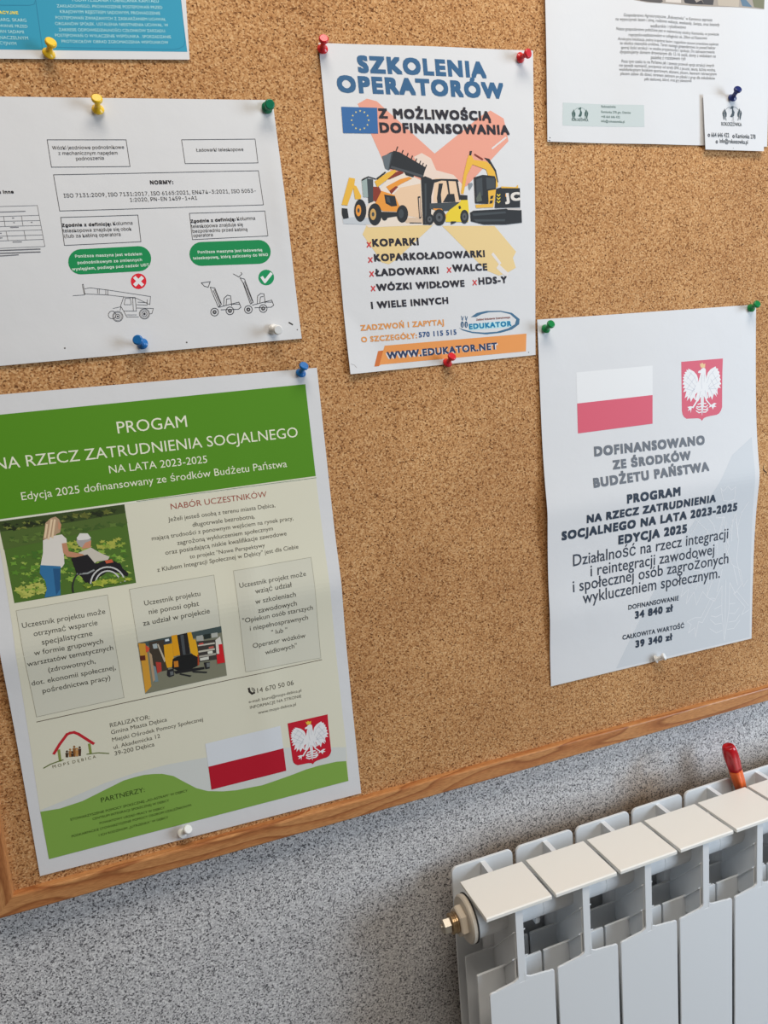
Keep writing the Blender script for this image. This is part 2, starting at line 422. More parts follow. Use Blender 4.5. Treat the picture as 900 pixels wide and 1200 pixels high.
def bell(t, c, w): return math.exp(-((t-c)/w)**2)
def lift_a(u, v): return .0006+.0006*bell(v, 1, .1)
def lift_b(u, v): return .0006+.0010*bell(v, .55, .4)*(.6+.4*math.sin(3*u*math.pi))+.0022*bell(u, 1, .05)*bell(v, .42, .25)+.001*bell(v, 1, .1)*abs(math.sin(4*u))
def lift_c(u, v):
    curl = max(0., v-.86+ (.10-u)*.9) if u < .25 else 0
    return .0005+.0012*bell(u, .5, .25)*bell(v, 0, .2)+.0014*bell(v, .5, .3)+.03*max(0, curl-.02)**1.3
def lift_d(u, v): return .0006+.0008*(1+math.sin(u*16+v))*bell(v, .6, .5)+.0012*bell(u, 0, .08)*bell(v, .8, .2)
def lift_e(u, v): return .0030+.0012*v
def lift_f(u, v):
    r = .0085*math.exp(-smooth_abs(v-.505, .03)/.13)*min(1, 5*(1-v)+.05)
    r += .0009*(1+math.sin(9*v+1.2))*bell(u, 0, .12)
    t = (u-.05)+(v-1.0)*-.9       # soft diagonal sag in the lower left
    return .0005+r*(.75+.25*u)+.0018*bell(v, .80, .07)*bell(u, .1, .25)+.0010*bell(u, .5, .3)*bell(v, .2, .2)
def lift_g(u, v):
    r = .0075*math.exp(-smooth_abs(v-.50+.02*(u-.5), .03)/.10)*min(1, 5*(1-v)+.05)
    return .0005+r+.0012*bell(u, .72, .05)*bell(v, .55, .3)+.0008*bell(v, .2, .15)*(1+math.sin(6*u))
A = Sheet('blue', 'notice', 'blue notice with small white capitals and white margin, cut off by the top left corner', 'poster', qa, lift_a)
B = Sheet('mach', 'notice', 'white sheet of boxed text, green pills and line drawings of lift trucks', 'poster', qb, lift_b)
C = Sheet('train', 'poster', 'white training poster with big blue heading and yellow construction machines over a pink cross', 'poster', qc, lift_c)
D = Sheet('farm', 'notice', 'white sheet with slanted grey paragraph and pale green box, top right of the board', 'poster', qd, lift_d)
Ec = Sheet('card', 'business_card', 'small white card with a bird between reeds pinned over the top right sheet', 'card', qe, lift_e, part='card_stock')
Fs = Sheet('state', 'poster', 'folded white poster with red and white flag, eagle shield and grey heading above the radiator', 'poster', qf, lift_f)
G = Sheet('green', 'poster', 'large beige poster with green header, two photos and green wave at its foot', 'poster', qg, lift_g)

# ---------- A blue notice
WB = (38, 132, 170)
A.poly('blue_panel', [A.at(*Q(840, -60)), A.at(*Q(878, 243)), A.at(*Q(0, 232)), A.at(*Q(-330, 229)), A.at(*Q(-380, -90))], WB, 1)
blue_border = (30, 112, 150)
A.stroke('panel_borders', Q, [(163, -30), (167, 0), (200, 232)], .0005, blue_border)
A.stroke('panel_borders', Q, [(846, -20), (848, 0), (868, 190), (862, 215), (840, 228), (815, 232), (240, 222)], .0004, blue_border)
A.stroke('panel_borders', Q, [(-60, 24), (140, 25), (160, 20), (167, 0)], .0004, blue_border)
for t, x0, y0, x1, y1 in (("PODWYŻSZANIA I OBNIŻANIA KAPITAŁU", 340, 7, 745, 13), ("ZAKŁADOWEGO. PROWADZENIE POSTĘPOWAŃ PRZED", 268, 35, 762, 42),
        ("KRAJOWYM REJESTREM SĄDOWYM. PROWADZENIE", 283, 62, 752, 70), ("POSTĘPOWAŃ ZWIĄZANYCH Z ZASKARŻANIEM UCHWAŁ", 262, 90, 778, 98),
        ("ORGANÓW SPÓŁEK. USTALENIA NIEISTNIENIA UCHWAŁ. W", 260, 118, 790, 125), ("ZAKRESIE ODPOWIEDZIALNOŚCI CZŁONKÓW ZARZĄDU.", 277, 146, 778, 152),
        ("POSTĘPOWAŃ O WYŁĄCZENIE WSPÓLNIKA . SPORZĄDZANIE", 260, 173, 803, 180), ("PROTOKOŁÓW OBRAD ZGROMADZENIA WSPÓLNIKÓW", 290, 201, 790, 206),
        ("SKARG. SKARG", -22, 99, 125, 103), ("ZOWANIE PRZED", -30, 127, 130, 131), ("I NACZELNYM", -12, 183, 133, 187),
        ("CYJNYM", 0, 209, 78, 212), ("AN SĄDAMI", 0, 154, 113, 158)):
    A.text('body_text', Q, t, x0, y0, x1, y1, (158, 200, 214), 'B', 0)
A.text('heading_text', Q, "ACYJNE", -2, 66, 86, 68, (225, 190, 80), 'I', .03)

# ---------- B machines sheet
BK = (58, 58, 66); lw = .00045
for K, q in ((K1, [(131, 388), (350, 388), (361, 462), (143, 464)]), (K1, [(504, 388), (708, 386), (716, 452), (514, 454)]),
             (K2, [(157, 12), (757, 0), (772, 100), (175, 118)]), (K2, [(178, 137), (404, 130), (413, 208), (189, 219)]),
             (K2, [(555, 125), (776, 118), (785, 191), (564, 202)])):
    B.stroke('text_boxes', K, q, lw, BK, closed=True)
for K, t, x0, y0, x1, y1, b in ((K1, "Wózki jezdniowe podnośnikowe", 146, 415, 345, 413, 0), (K1, "z mechanicznym napędem", 163, 430, 327, 429, 0),
        (K1, "podnoszenia", 212, 445, 289, 443, 0), (K1, "Ładowarki teleskopowe", 545, 421, 676, 419, 0), (K1, "NORMY:", 418, 512, 481, 511, .03),
        (K2, "ISO 7131:2009, ISO 7131:2017, ISO 6165:2021, EN474-3:2021, ISO 5053-", 188, 79, 750, 64, 0),
        (K2, "1:2020, PN-EN 1459-1+A1", 382, 91, 578, 85, 0), (K2, "Zgodnie z definicją:", 183, 165, 326, 161, .03), (K2, "Kolumna", 332, 160, 389, 158, 0),
        (K2, "teleskopowa znajduje się obok", 185, 181, 386, 175, 0), (K2, "i/lub za kabiną operatora", 189, 197, 354, 191, 0),
        (K2, "Zgodnie z definicją:", 560, 153, 690, 147, .03), (K2, "Kolumna", 695, 146, 748, 144, 0), (K2, "teleskopowa znajduje się", 561, 168, 712, 162, 0),
        (K2, "bezpośrednio przed kabiną", 565, 182, 725, 176, 0), (K2, "operatora", 567, 195, 624, 192, 0), (K8, "s inne", -8, 118, 112, 116, .03)):
    B.text('printed_text', K, t, x0, y0, x1, y1, (40, 40, 46), 'I', b)
GR = (20, 128, 76)
def pill(s, part, K, x0, y0, x1, y1, r, col):
    an = math.atan2(y1-y0, x1-x0); pts = []
    for k in range(13): t = an+math.pi/2+math.pi*k/12; pts.append((x0+r*math.cos(t), y0+r*math.sin(t)))
    for k in range(13): t = an-math.pi/2+math.pi*k/12; pts.append((x1+r*math.cos(t), y1+r*math.sin(t)))
    s.ppoly(part, K, pts, col, 1)
pill(B, 'green_pill', K2, 237, 267, 406, 258, 37, GR)
pill(B, 'green_pill', K2, 590, 244, 758, 238, 35, GR)
for t, x0, y0, x1, y1 in (("Poniższa maszyna jest wózkiem", 221, 255, 416, 248), ("podnośnikowym ze zmiennych", 228, 274, 416, 265), ("wysięgiem, podlega pod nadzór UDT", 212, 293, 437, 280),
        ("Poniższa maszyna jest ładowarką", 580, 243, 768, 236), ("teleskopową, którą zaliczamy do WNO", 566, 261, 785, 250)):
    B.text('pill_text', K2, t, x0, y0, x1, y1, (196, 214, 205), 'I', .022)
B.disc('cross_mark', K2, 406, 324, 23, (205, 35, 50), 1)
B.stroke('cross_mark', K2, [(396, 314), (416, 334)], .0028, (225, 220, 225), 2); B.stroke('cross_mark', K2, [(416, 314), (396, 334)], .0028, (225, 220, 225), 2)
B.disc('tick_mark', K2, 780, 313, 23, (20, 135, 85), 1)
B.stroke('tick_mark', K2, [(768, 313), (776, 325), (794, 302)], .0026, (225, 225, 228), 2)
for q in ([(-40, 223), (303, 213), (365, 545), (-40, 563)], [(-40, 304), (318, 293)], [(-40, 343), (325, 335)], [(-40, 386), (330, 375)], [(-40, 424), (336, 411)],
          [(-40, 464), (343, 452)], [(-40, 502), (349, 488)], [(30, 302), (42, 382)], [(175, 298), (187, 379)], [(50, 421), (66, 500)], [(195, 416), (210, 494)]):
    B.stroke('small_table', K8, q, .0003, (90, 90, 98))
for q in ([(-40, 268), (205, 260)], [(100, 315), (113, 315)], [(85, 392), (150, 390)], [(105, 510), (175, 508)], [(110, 352), (118, 352)], [(252, 350), (262, 350)], [(-30, 440), (12, 438)], [(-30, 478), (18, 476)]):
    B.stroke('small_table', K8, q, .0006, (110, 110, 118))
for y in (579, 602): B.stroke('small_table', K8, [(-40, y+2), (60, y-3), (70, y-3), (210, y-8), (222, y-9), (326, y-12)], .0008, (95, 95, 102))
B.stroke('small_table', K8, [(-30, 625), (150, 613)], .0007, (105, 105, 112))
ln = .00035
for q in ([(52, 155), (97, 152), (88, 112), (92, 110), (99, 150)], [(98, 128), (118, 124), (150, 128), (190, 133), (355, 158), (352, 190), (300, 165), (186, 152), (100, 148)],
          [(148, 128), (148, 146)], [(155, 128), (154, 148)], [(180, 131), (180, 152)], [(188, 132), (188, 153)], [(250, 160), (295, 162), (300, 215), (250, 215), (238, 195), (250, 160)],
          [(256, 165), (276, 166), (280, 190), (252, 190), (256, 165)], [(285, 162), (288, 215)], [(208, 205), (240, 198), (236, 212)], [(300, 190), (342, 192), (342, 170)], [(300, 203), (366, 205), (360, 225), (350, 226)],
          [(250, 215), (262, 238), (308, 238)], [(262, 230), (300, 230)], [(305, 180), (340, 182)]):
    B.stroke('vehicle_drawing#1', MV, q, ln, BK)
for x, y, r in ((227, 236, 20), (227, 236, 9), (205, 230, 15), (331, 226, 20), (331, 226, 10)): B.ring('vehicle_drawing#1', MV, x, y, r, .0004, BK)
for x, y, r in ((227, 236, 16), (331, 226, 16)): B.ring('vehicle_drawing#1', MV, x, y, r, .0003, (110, 110, 115))
B.disc('vehicle_drawing#1', MV, 227, 236, 4, BK, n=8); B.disc('vehicle_drawing#1', MV, 331, 226, 5, BK, n=8)
for q in ([(553, 105), (588, 100), (580, 122), (565, 118), (553, 105)], [(588, 122), (606, 125), (632, 188), (620, 200), (598, 148), (588, 122)], [(600, 135), (626, 195)], [(604, 130), (628, 185)],
          [(640, 195), (642, 165), (655, 153), (668, 156), (672, 195)], [(650, 193), (652, 168), (664, 166)], [(622, 200), (645, 194), (700, 180), (708, 200), (698, 208), (630, 210)], [(672, 188), (704, 188)],
          [(678, 70), (700, 82), (712, 70), (708, 64)], [(704, 85), (722, 90), (756, 180), (745, 188), (716, 105), (704, 85)], [(718, 105), (750, 186)], [(722, 100), (752, 176)],
          [(772, 185), (773, 156), (785, 146), (798, 148), (803, 185)], [(782, 183), (784, 160), (795, 158)], [(752, 192), (775, 186), (828, 172), (836, 192), (826, 200), (762, 202)], [(800, 180), (832, 180)]):
    B.stroke('vehicle_drawing#%d' % (3 if q[0][0] > 672 and q[0] != (672, 188) else 2), MV, q, .0005, (50, 50, 58))
for x, y in ((605, 219), (665, 214), (737, 209), (795, 205)):
    B.ring('vehicle_drawing#%d' % (3 if x > 700 else 2), MV, x, y, 15, .0006, BK); B.disc('vehicle_drawing#%d' % (3 if x > 700 else 2), MV, x, y, 8, (60, 60, 66), n=12); B.disc('vehicle_drawing#%d' % (3 if x > 700 else 2), MV, x, y, 3, (170, 170, 175), 3, n=8)
for x, y in ((190, 520), (547, 503)): B.disc('pin_hole#%d' % x, K2, x, y, 2.4, (70, 62, 58), n=8)
B.stroke('staple', K2, [(847, 445), (857, 451)], .0012, (50, 48, 48)); B.disc('pin_hole#3', K2, 871, 466, 1.8, (90, 80, 75), n=8)

# ---------- C training poster
PLAIN_I = True
PK = (221, 158, 144); BG = (227, 200, 150)
C.ppoly('cross_background', K3, [(190, 295), (225, 275), (262, 285), (480, 482), (655, 340), (690, 320), (740, 350), (758, 435), (600, 605), (400, 640), (290, 520)], PK, 1)
C.stroke('cross_background', K3, [(697, 463), (748, 422)], .0016, (214, 214, 220), 2)
C.ppoly('cross_background', K4, [(155, 155), (172, 118), (440, 118), (290, 258), (262, 276), (232, 268), (205, 225)], BG, 1)
C.ppoly('cross_background', K4, [(478, 120), (690, 120), (778, 225), (765, 250), (777, 290), (740, 312), (708, 322), (655, 300)], BG, 1)
C.stroke('cross_background', K4, [(684, 235), (712, 272)], .0030, (216, 216, 222), 2)
C.stroke('cross_background', K4, [(708, 288), (740, 318)], .0050, (216, 216, 222), 2)
C.ppoly('cross_background', M1, [(200, 700), (480, 330), (640, 260), (980, 420), (1000, 760), (300, 790)], (222, 213, 208), 2)
C.ppoly('cross_background', M1, [(500, 520), (600, 410), (800, 370), (815, 700), (680, 680), (540, 600)], (226, 194, 168), 3)
C.ppoly('cross_background', M1, [(50, 700), (180, 690), (330, 700), (330, 765), (60, 755)], (186, 196, 210), 3)
C.ppoly('cross_background', M1, [(640, 700), (830, 690), (840, 752), (660, 748)], (206, 186, 168), 4)
C.ppoly('cross_background', M2, [(30, 90), (90, 60), (160, 100), (200, 190), (330, 225), (400, 300), (420, 480), (120, 480), (100, 200)], (224, 206, 200), 3)
C.ppoly('cross_background', M2, [(190, 250), (360, 260), (380, 430), (180, 430)], (228, 196, 172), 4)
T1 = (54, 98, 142); DK = (44, 44, 54)
C.text('heading_text', K3, "SZKOLENIA", 197, 178, 672, 199, T1, 'B', .054, hk=1.0)
C.text('heading_text', K3, "OPERATORÓW", 120, 252, 738, 277, T1, 'B', .054, hk=1.0)
C.ppoly('flag', K3, [(128, 306), (263, 310), (267, 407), (135, 405)], (54, 104, 166), 5)
for k in range(12):
    t = k*math.pi/6; cx, cy = 199+32*math.sin(t), 357-35*math.cos(t)
    C.ppoly('flag', K3, [(cx+(4.6 if j % 2 == 0 else 1.9)*math.sin(j*math.pi/5), cy-(4.6 if j % 2 == 0 else 1.9)*math.cos(j*math.pi/5)) for j in range(10)], (214, 206, 140), 6)
C.text('heading_text', K3, "Z MOŻLIWOŚCIĄ", 272, 350, 690, 359, DK, 'B', .048, layer=7, hk=1.0)
C.text('heading_text', K3, "DOFINANSOWANIA", 277, 404, 760, 412, DK, 'B', .048, layer=7, hk=1.0)
# machines
YE = (232, 178, 72); YO = (222, 150, 66); BL = (44, 48, 54); DG = (66, 74, 82); RB = (130, 58, 48); HY = (232, 200, 60)
for col, pts in ((YE, [(115, 312), (172, 322), (165, 385), (98, 580), (42, 575), (60, 510)]), (BL, [(45, 605), (98, 610), (112, 700), (60, 710), (45, 660)]),
        (YE, [(150, 380), (185, 395), (232, 490), (225, 520), (172, 520)]), ((150, 170, 175), [(235, 335), (290, 305), (300, 500), (250, 500)]),
        (BL, [(232, 335), (255, 318), (300, 300), (375, 322), (372, 332), (300, 312), (240, 345)]), (DG, [(285, 320), (345, 330), (350, 540), (300, 560)]), (RB, [(345, 400), (400, 400), (430, 460), (370, 545), (345, 530)]),
        (YE, [(360, 350), (480, 265), (555, 235), (570, 262), (470, 340), (385, 405)]), (RB, [(560, 262), (610, 245), (640, 270), (500, 330), (480, 330)]), (YO, [(470, 400), (600, 330), (690, 305), (720, 320), (620, 370), (500, 440)]),
        (RB, [(500, 440), (560, 395), (585, 400), (520, 470)]), (BL, [(375, 320), (460, 255), (470, 262), (385, 335)]),
        (YO, [(425, 440), (550, 480), (600, 590), (590, 640), (440, 635), (385, 590), (365, 560)]), (BL, [(450, 475), (555, 490), (575, 585), (520, 590), (465, 560)]), (DG, [(470, 495), (500, 500), (512, 560), (480, 545)]),
        (DG, [(510, 70), (545, 60), (540, 200), (490, 245), (430, 120)]), ((96, 108, 120), [(430, 110), (520, 75), (490, 240), (460, 225)]), (BL, [(540, 55), (600, 70), (850, 215), (820, 320), (640, 260), (500, 225)]),
        ((74, 80, 88), [(520, 200), (825, 290), (820, 312), (510, 220)]), (BL, [(640, 255), (740, 290), (730, 310), (660, 290)]),
        (BL, [(425, 640), (590, 645), (600, 680), (470, 700), (420, 690)])):
    C.ppoly('machine_picture', M1, pts, col, 5)
for x, y in ((580, 18), (632, 52), (680, 80), (722, 105), (762, 132), (800, 155), (826, 175), (856, 192)): C.stroke('machine_picture', M1, [(x, y), (x-22, y+60)], .0010, BL, 5)
for x, y, rx, ry, hub in ((222, 628, 58, 108, YO), (362, 665, 65, 106, (196, 160, 100)), (625, 660, 55, 84, DG)):
    C.disc('machine_picture', M1, x, y, rx, BL, 6, 22, ry)
    C.disc('machine_picture', M1, x-18 if hub != DG else x-12, y, rx*.45, hub, 7, 16, ry*.52)
    C.disc('machine_picture', M1, x-18 if hub != DG else x-12, y, rx*.2, DG, 8, 10, ry*.2)
C.disc('machine_picture', M1, 455, 685, 30, BL, 5, 12, 40)
FK = ((BL, [(85, 250), (115, 235), (165, 255), (160, 600), (100, 600)]), (DG, [(112, 290), (125, 290), (128, 590), (116, 590)]), (BL, [(60, 390), (80, 385), (88, 550), (72, 556)]), ((210, 190, 176), [(68, 400), (78, 398), (82, 540), (76, 544)]),
        (BL, [(165, 260), (240, 255), (360, 258), (370, 275), (240, 268), (185, 285), (160, 400)]), (BL, [(275, 262), (290, 262), (305, 380), (295, 390)]), (BL, [(345, 262), (360, 262), (385, 410), (372, 415)]), (BL, [(220, 290), (250, 290), (235, 370), (240, 440), (210, 450), (205, 400)]),
        (BL, [(285, 370), (335, 368), (345, 430), (250, 432)]), (BL, [(380, 375), (435, 380), (435, 420), (385, 415)]), (DG, [(150, 440), (380, 430), (330, 490), (240, 500), (150, 480)]),
        (HY, [(300, 490), (380, 430), (385, 415), (438, 415), (445, 490), (440, 580), (270, 580), (275, 520)]), (YO, [(175, 478), (240, 480), (275, 530), (268, 560), (240, 500), (180, 488)]), (BL, [(365, 465), (380, 455), (388, 478), (372, 485)]),
        (BL, [(310, 575), (350, 575), (350, 583), (310, 600)]), (BL, [(0, 583), (90, 585), (90, 590), (0, 590)]))
for col, pts in FK: C.ppoly('machine_picture', M2, pts, col, 6)
for x, y, rx, ry in ((222, 545, 48, 62), (412, 540, 32, 52), (150, 560, 32, 42)):
    C.disc('machine_picture', M2, x, y, rx, BL, 7, 20, ry); C.disc('machine_picture', M2, x, y, rx*.55, (84, 90, 98), 8, 16, ry*.55); C.disc('machine_picture', M2, x, y, rx*.2, BL, 9, 8, ry*.2)
EX = ((YE, [(445, 75), (465, 75), (485, 120), (430, 230), (405, 370), (385, 365), (405, 230), (430, 120)]), (BL, [(452, 45), (470, 45), (462, 80), (448, 80)]), (RB, [(490, 65), (555, 105), (548, 115), (485, 75)]), (YE, [(430, 105), (575, 125), (625, 160), (655, 230), (665, 310), (645, 330), (630, 250), (590, 230), (575, 185), (480, 150), (440, 140)]),
        (BL, [(560, 95), (600, 105), (650, 190), (668, 280), (660, 282), (640, 200), (595, 130)]), (BL, [(482, 245), (550, 225), (640, 235), (650, 260), (648, 340), (600, 350), (590, 445), (492, 440)]), (DG, [(500, 260), (545, 245), (550, 380), (505, 400)]), ((90, 100, 96), [(500, 400), (530, 350), (545, 420), (505, 430)]), (DG, [(575, 245), (640, 250), (642, 325), (580, 335)]),
        (YE, [(590, 345), (650, 335), (630, 470), (500, 475), (495, 450), (595, 445)]), (BL, [(608, 385), (632, 380), (625, 405), (605, 408)]), (BL, [(603, 420), (628, 416), (622, 440), (600, 444)]), (BL, [(650, 330), (690, 318), (830, 325), (832, 470), (640, 475)]),
        (YE, [(690, 312), (800, 318), (815, 300), (818, 326), (690, 325)]), (BL, [(455, 510), (480, 495), (735, 480), (842, 490), (845, 585), (720, 600), (560, 600), (460, 575)]), (DG, [(470, 515), (720, 500), (725, 515), (480, 535)]), (DG, [(480, 560), (720, 560), (715, 575), (500, 578)]), ((190, 190, 195), [(720, 475), (835, 475), (835, 492), (740, 488)]),
        ((130, 142, 155), [(440, 290), (470, 285), (475, 300), (450, 340), (445, 330)]))
for col, pts in EX: C.ppoly('machine_picture', M2, pts, col, 6)
for y in (385, 410, 435): C.stroke('machine_picture', M2, [(658, y-12), (668, y), (680, y-12)], .0010, HY, 8)
C.ppoly('machine_picture', M2, [(720, 368), (745, 368), (745, 390), (720, 390)], YO, 8)
C.text('machine_picture', M2, "JC", 724, 428, 829, 418, (214, 214, 216), 'B', .06, layer=8, hk=.8)
RX = (200, 60, 66)
for t, x0, y0, x1, y1, c in (("KOPARKI", 198, 205, 382, 199, DK), ("KOPARKOŁADOWARKI", 205, 265, 650, 247, DK), ("ŁADOWARKI", 209, 325, 463, 314, DK), ("WALCE", 522, 307, 660, 301, DK),
        ("WÓZKI WIDŁOWE", 214, 385, 568, 367, DK), ("HDS-Y", 628, 359, 740, 352, DK), ("I WIELE INNYCH", 193, 457, 502, 436, DK)):
    C.text('list_text', K4, t, x0, y0, x1, y1, c, 'B', .046, layer=4, hk=1.0)
for x, y in ((181, 196), (187, 258), (192, 315), (506, 299), (198, 374), (610, 350)):
    C.stroke('list_cross#%d' % x, K4, [(x-7, y-9), (x+7, y+9)], .0011, RX, 4); C.stroke('list_cross#%d' % x, K4, [(x-7, y+10), (x+7, y-9)], .0011, RX, 4)
OR = (214, 150, 88)
C.text('contact_text', K4, "ZADZWOŃ I ZAPYTAJ", 149, 546, 485, 522, OR, 'B', .034, hk=1)
C.text('contact_text', K4, "O SZCZEGÓŁY:", 152, 593, 376, 576, OR, 'B', .034)
C.text('contact_text', K4, "570 115 515", 385, 573, 536, 561, (48, 84, 138), 'B', .03)
C.ppoly('website_banner', K4, [(245, 606), (820, 557), (818, 629), (230, 683), (222, 688)], (222, 150, 86), 1)
C.ppoly('website_banner', K4, [(218, 628), (240, 625), (222, 689), (203, 691)], (196, 112, 58), 1)
C.text('website_banner', K4, "WWW.EDUKATOR.NET", 255, 662, 702, 621, (214, 214, 222), 'B', .085, layer=2, hk=1)
C.text('website_banner', K4, "WWW.EDUKATOR.NET", 257, 661, 700, 621, (44, 60, 98), 'B', .038, layer=4, hk=1)
C.ppoly('company_logo', NL, [(285, 150), (350, 105), (450, 84), (600, 82), (720, 105), (800, 170), (795, 225), (720, 280), (600, 315), (450, 332), (300, 318), (200, 290), (160, 262), (200, 277), (300, 303), (430, 313), (560, 303), (680, 268), (750, 225), (765, 175), (700, 118), (600, 94), (480, 98), (400, 118), (340, 148)], (66, 108, 144), 1)
C.ppoly('company_logo', NL, [(260, 225), (700, 185), (715, 250), (270, 290)], (176, 222, 240), 1)
C.text('company_logo', NL, "EDUKATOR", 272, 278, 712, 245, (24, 122, 172), 'B', .05, layer=3, hk=.95)
C.text('company_logo', NL, "Zakład Szkolenia Zawodowego", 345, 187, 700, 160, (140, 90, 90), 'I', .02)
for x in (195, 236): C.disc('company_logo', NL, x, 228, 17, (52, 88, 124), 2, 14, 34); C.stroke('company_logo', NL, [(x-10, 140), (x+2, 185), (x+12, 145)], .0008, (80, 110, 145)); C.disc('company_logo', NL, x, 172, 9, (80, 110, 145), 2, 8)
for x in (195, 236): C.stroke('company_logo', NL, [(x, 215), (x, 250)], .0006, (200, 208, 220), 3)
C.disc('pin_hole', K4, 829, 633, 2, (50, 45, 45), n=6)
C.stroke('paper_crease', K4, [(108, 680), (122, 684), (132, 696)], .0004, (170, 170, 178))

# ---------- D farm sheet
D.ppoly('photo_print', K5, [(375, -60), (375, 0), (430, 10), (885, 37), (888, -60)], (172, 162, 152), 1)
for col, pts in (((96, 92, 90), [(395, -20), (470, -20), (490, 5), (480, 12), (440, 8), (400, 2)]), ((70, 68, 70), [(565, -20), (600, -20), (620, 10), (640, 0), (650, 18), (600, 16), (575, 12)]), ((84, 82, 84), [(630, -30), (690, -10), (685, 20), (650, 18)]),
        ((196, 184, 168), [(700, -30), (790, -30), (785, 28), (705, 22)]), ((104, 130, 150), [(785, -20), (815, 0), (838, 28), (800, 24)]), ((128, 128, 104), [(835, -20), (886, -20), (884, 34), (845, 28)]), ((220, 210, 200), [(500, -20), (560, -20), (560, 12), (500, 8)])):
    D.ppoly('photo_print', K5, pts, col, 2)
GY = (128, 130, 132)
for t, x0, y0, x1, y1 in (("Gospodarstwo Agroturystyczne „Rokoszówka” w Kamionce zaprasza", 172, 108, 757, 140),
        ("na wypoczynek latem i zimą, rodzinne wakacje, weekendy, święta, oraz biesiady", 120, 134, 805, 172), ("wędkarskie i rybołówstwo", 348, 181, 583, 190),
        ("Nasze gospodarstwo położone jest w malowniczej okolicy Kamionka, w powiecie", 125, 198, 800, 235), ("ropczycko-sędziszowskim w odległości ok. 20km od Rzeszowa", 205, 238, 722, 260),
        ("Atrakcyjna lokalizacja, piękny krajobraz lasów i zagajników stanowi prawdziwe zaplecze", 135, 264, 797, 300), ("to okolica niezwykle urokliwa. Teren naszego gospodarstwa to ponad hektar", 148, 293, 778, 325),
        ("sporej ilości atrakcji i w wodne przyjemności i spokoju. Do zakwaterowania", 155, 322, 772, 352), ("dysponujemy domem drewnianym dla 12-16 osób, domy z widokiem na", 148, 351, 780, 380),
        ("pasiekę z rozstawem ryb", 352, 389, 580, 397), ("Poza tym czeka tu na Państwa jak i zawsze pozwoli opcja atrakcji innych", 158, 413, 768, 441),
        ("nie sposób wymienić, począwszy od strefy SPA z jacuzzi, sauną, łaźnią wodną,", 143, 439, 778, 470), ("wielofunkcyjnym boiskiem sportowym, altanami, placem, basenem rekreacyjnym", 142, 466, 785, 497),
        ("placem zabaw dla dzieci, terenem zielonym po pikniki z grup dla miłośników", 152, 494, 775, 525), ("piłki siatkowej, bilard, oraz gry planszowe", 310, 530, 620, 542)):
    D.text('paragraph_text', D2, t, x0, y0, x1, y1, GY, 'B', 0, shear=.2, hk=1.05)
D.ppoly('contact_box', E2, [(68, 87), (397, 97), (399, 186), (66, 180)], (204, 213, 211), 1)
TE = (70, 98, 92)
for t, x0, y0, x1, y1 in (("Rokoszówka", 224, 108, 282, 109), ("Kamionka 278 gm. Ostrów", 223, 129, 343, 133), ("+48 664 646 422", 223, 149, 299, 151), ("info@rokoszowka.pl", 223, 167, 318, 170)):
    D.text('contact_box', E2, t, x0, y0, x1, y1, (120, 140, 136), 'B', .02)
def bird_logo(s, part, K, cx, cy, k, dark, name):
    def q(pts): return [(cx+x*k, cy+y*k) for x, y in pts]
    s.stroke(part, K, q([(32*math.cos(t), 4+34*math.sin(t)) for t in [math.pi*(1+j/14) for j in range(15)]]), .0003*k, dark)
    s.ppoly(part, K, q([(-4, -26), (3, -32), (6, -28), (4, -18), (10, -6), (8, 8), (0, 14), (-8, 12), (0, -4), (0, -20), (-12, -22)]), dark, 3)
    s.stroke(part, K, q([(2, 12), (0, 34)]), .0003*k, dark); s.stroke(part, K, q([(5, 10), (7, 34)]), .0003*k, dark)
    for sx in (-1, 1):
        for dx, ty, h in ((30, -12, 10), (36, -2, 12), (25, 0, 12), (33, 12, 12)):
            s.ppoly(part, K, q([(sx*dx, ty-h), (sx*(dx+3.5), ty), (sx*(dx+1), ty+h), (sx*(dx-2.5), ty+h), (sx*(dx-3.5), ty)]), dark, 3)
        s.stroke(part, K, q([(sx*29, 0), (sx*24, 26)]), .0009*k, dark)
bird_logo(D, 'bird_logo', E2, 137, 133, .85, TE, 1)
D.text('bird_logo', E2, "ROKOSZÓWKA", 104, 162, 171, 164, TE, 'B', .01, hk=1.3)
D.disc('pin_hole', K5, 48, 538, 2, (50, 48, 46), n=6); D.stroke('staple', K5, [(42, 548), (48, 548), (47, 558)], .0005, (50, 50, 52))
# ---------- E card
bird_logo(Ec, 'bird_logo', E2, 754, 133, 1.0, (74, 84, 96), 1)
Ec.text('printed_text', E2, "ROKOSZÓWKA", 711, 181, 793, 184, (80, 88, 100), 'B', .012, hk=1.4)
for t, x0, y0, x1, y1 in (("664 646 422", 670, 227, 742, 229), ("Kamionka 278", 769, 231, 849, 235), ("info@rokoszowka.pl", 704, 251, 818, 256)):
    Ec.text('printed_text', E2, t, x0, y0, x1, y1, (84, 90, 102), 'B', .018, hk=1.4)
for x, y in ((660, 220), (760, 225), (692, 247)): Ec.disc('printed_text', E2, x, y, 5, (56, 58, 70), n=10, ry=7); Ec.disc('printed_text', E2, x, y, 1.8, (200, 200, 212), 3, n=8, ry=2.5)
Ec.disc('printed_text', E2, 759, 272, 1.5, (110, 110, 120), n=6)

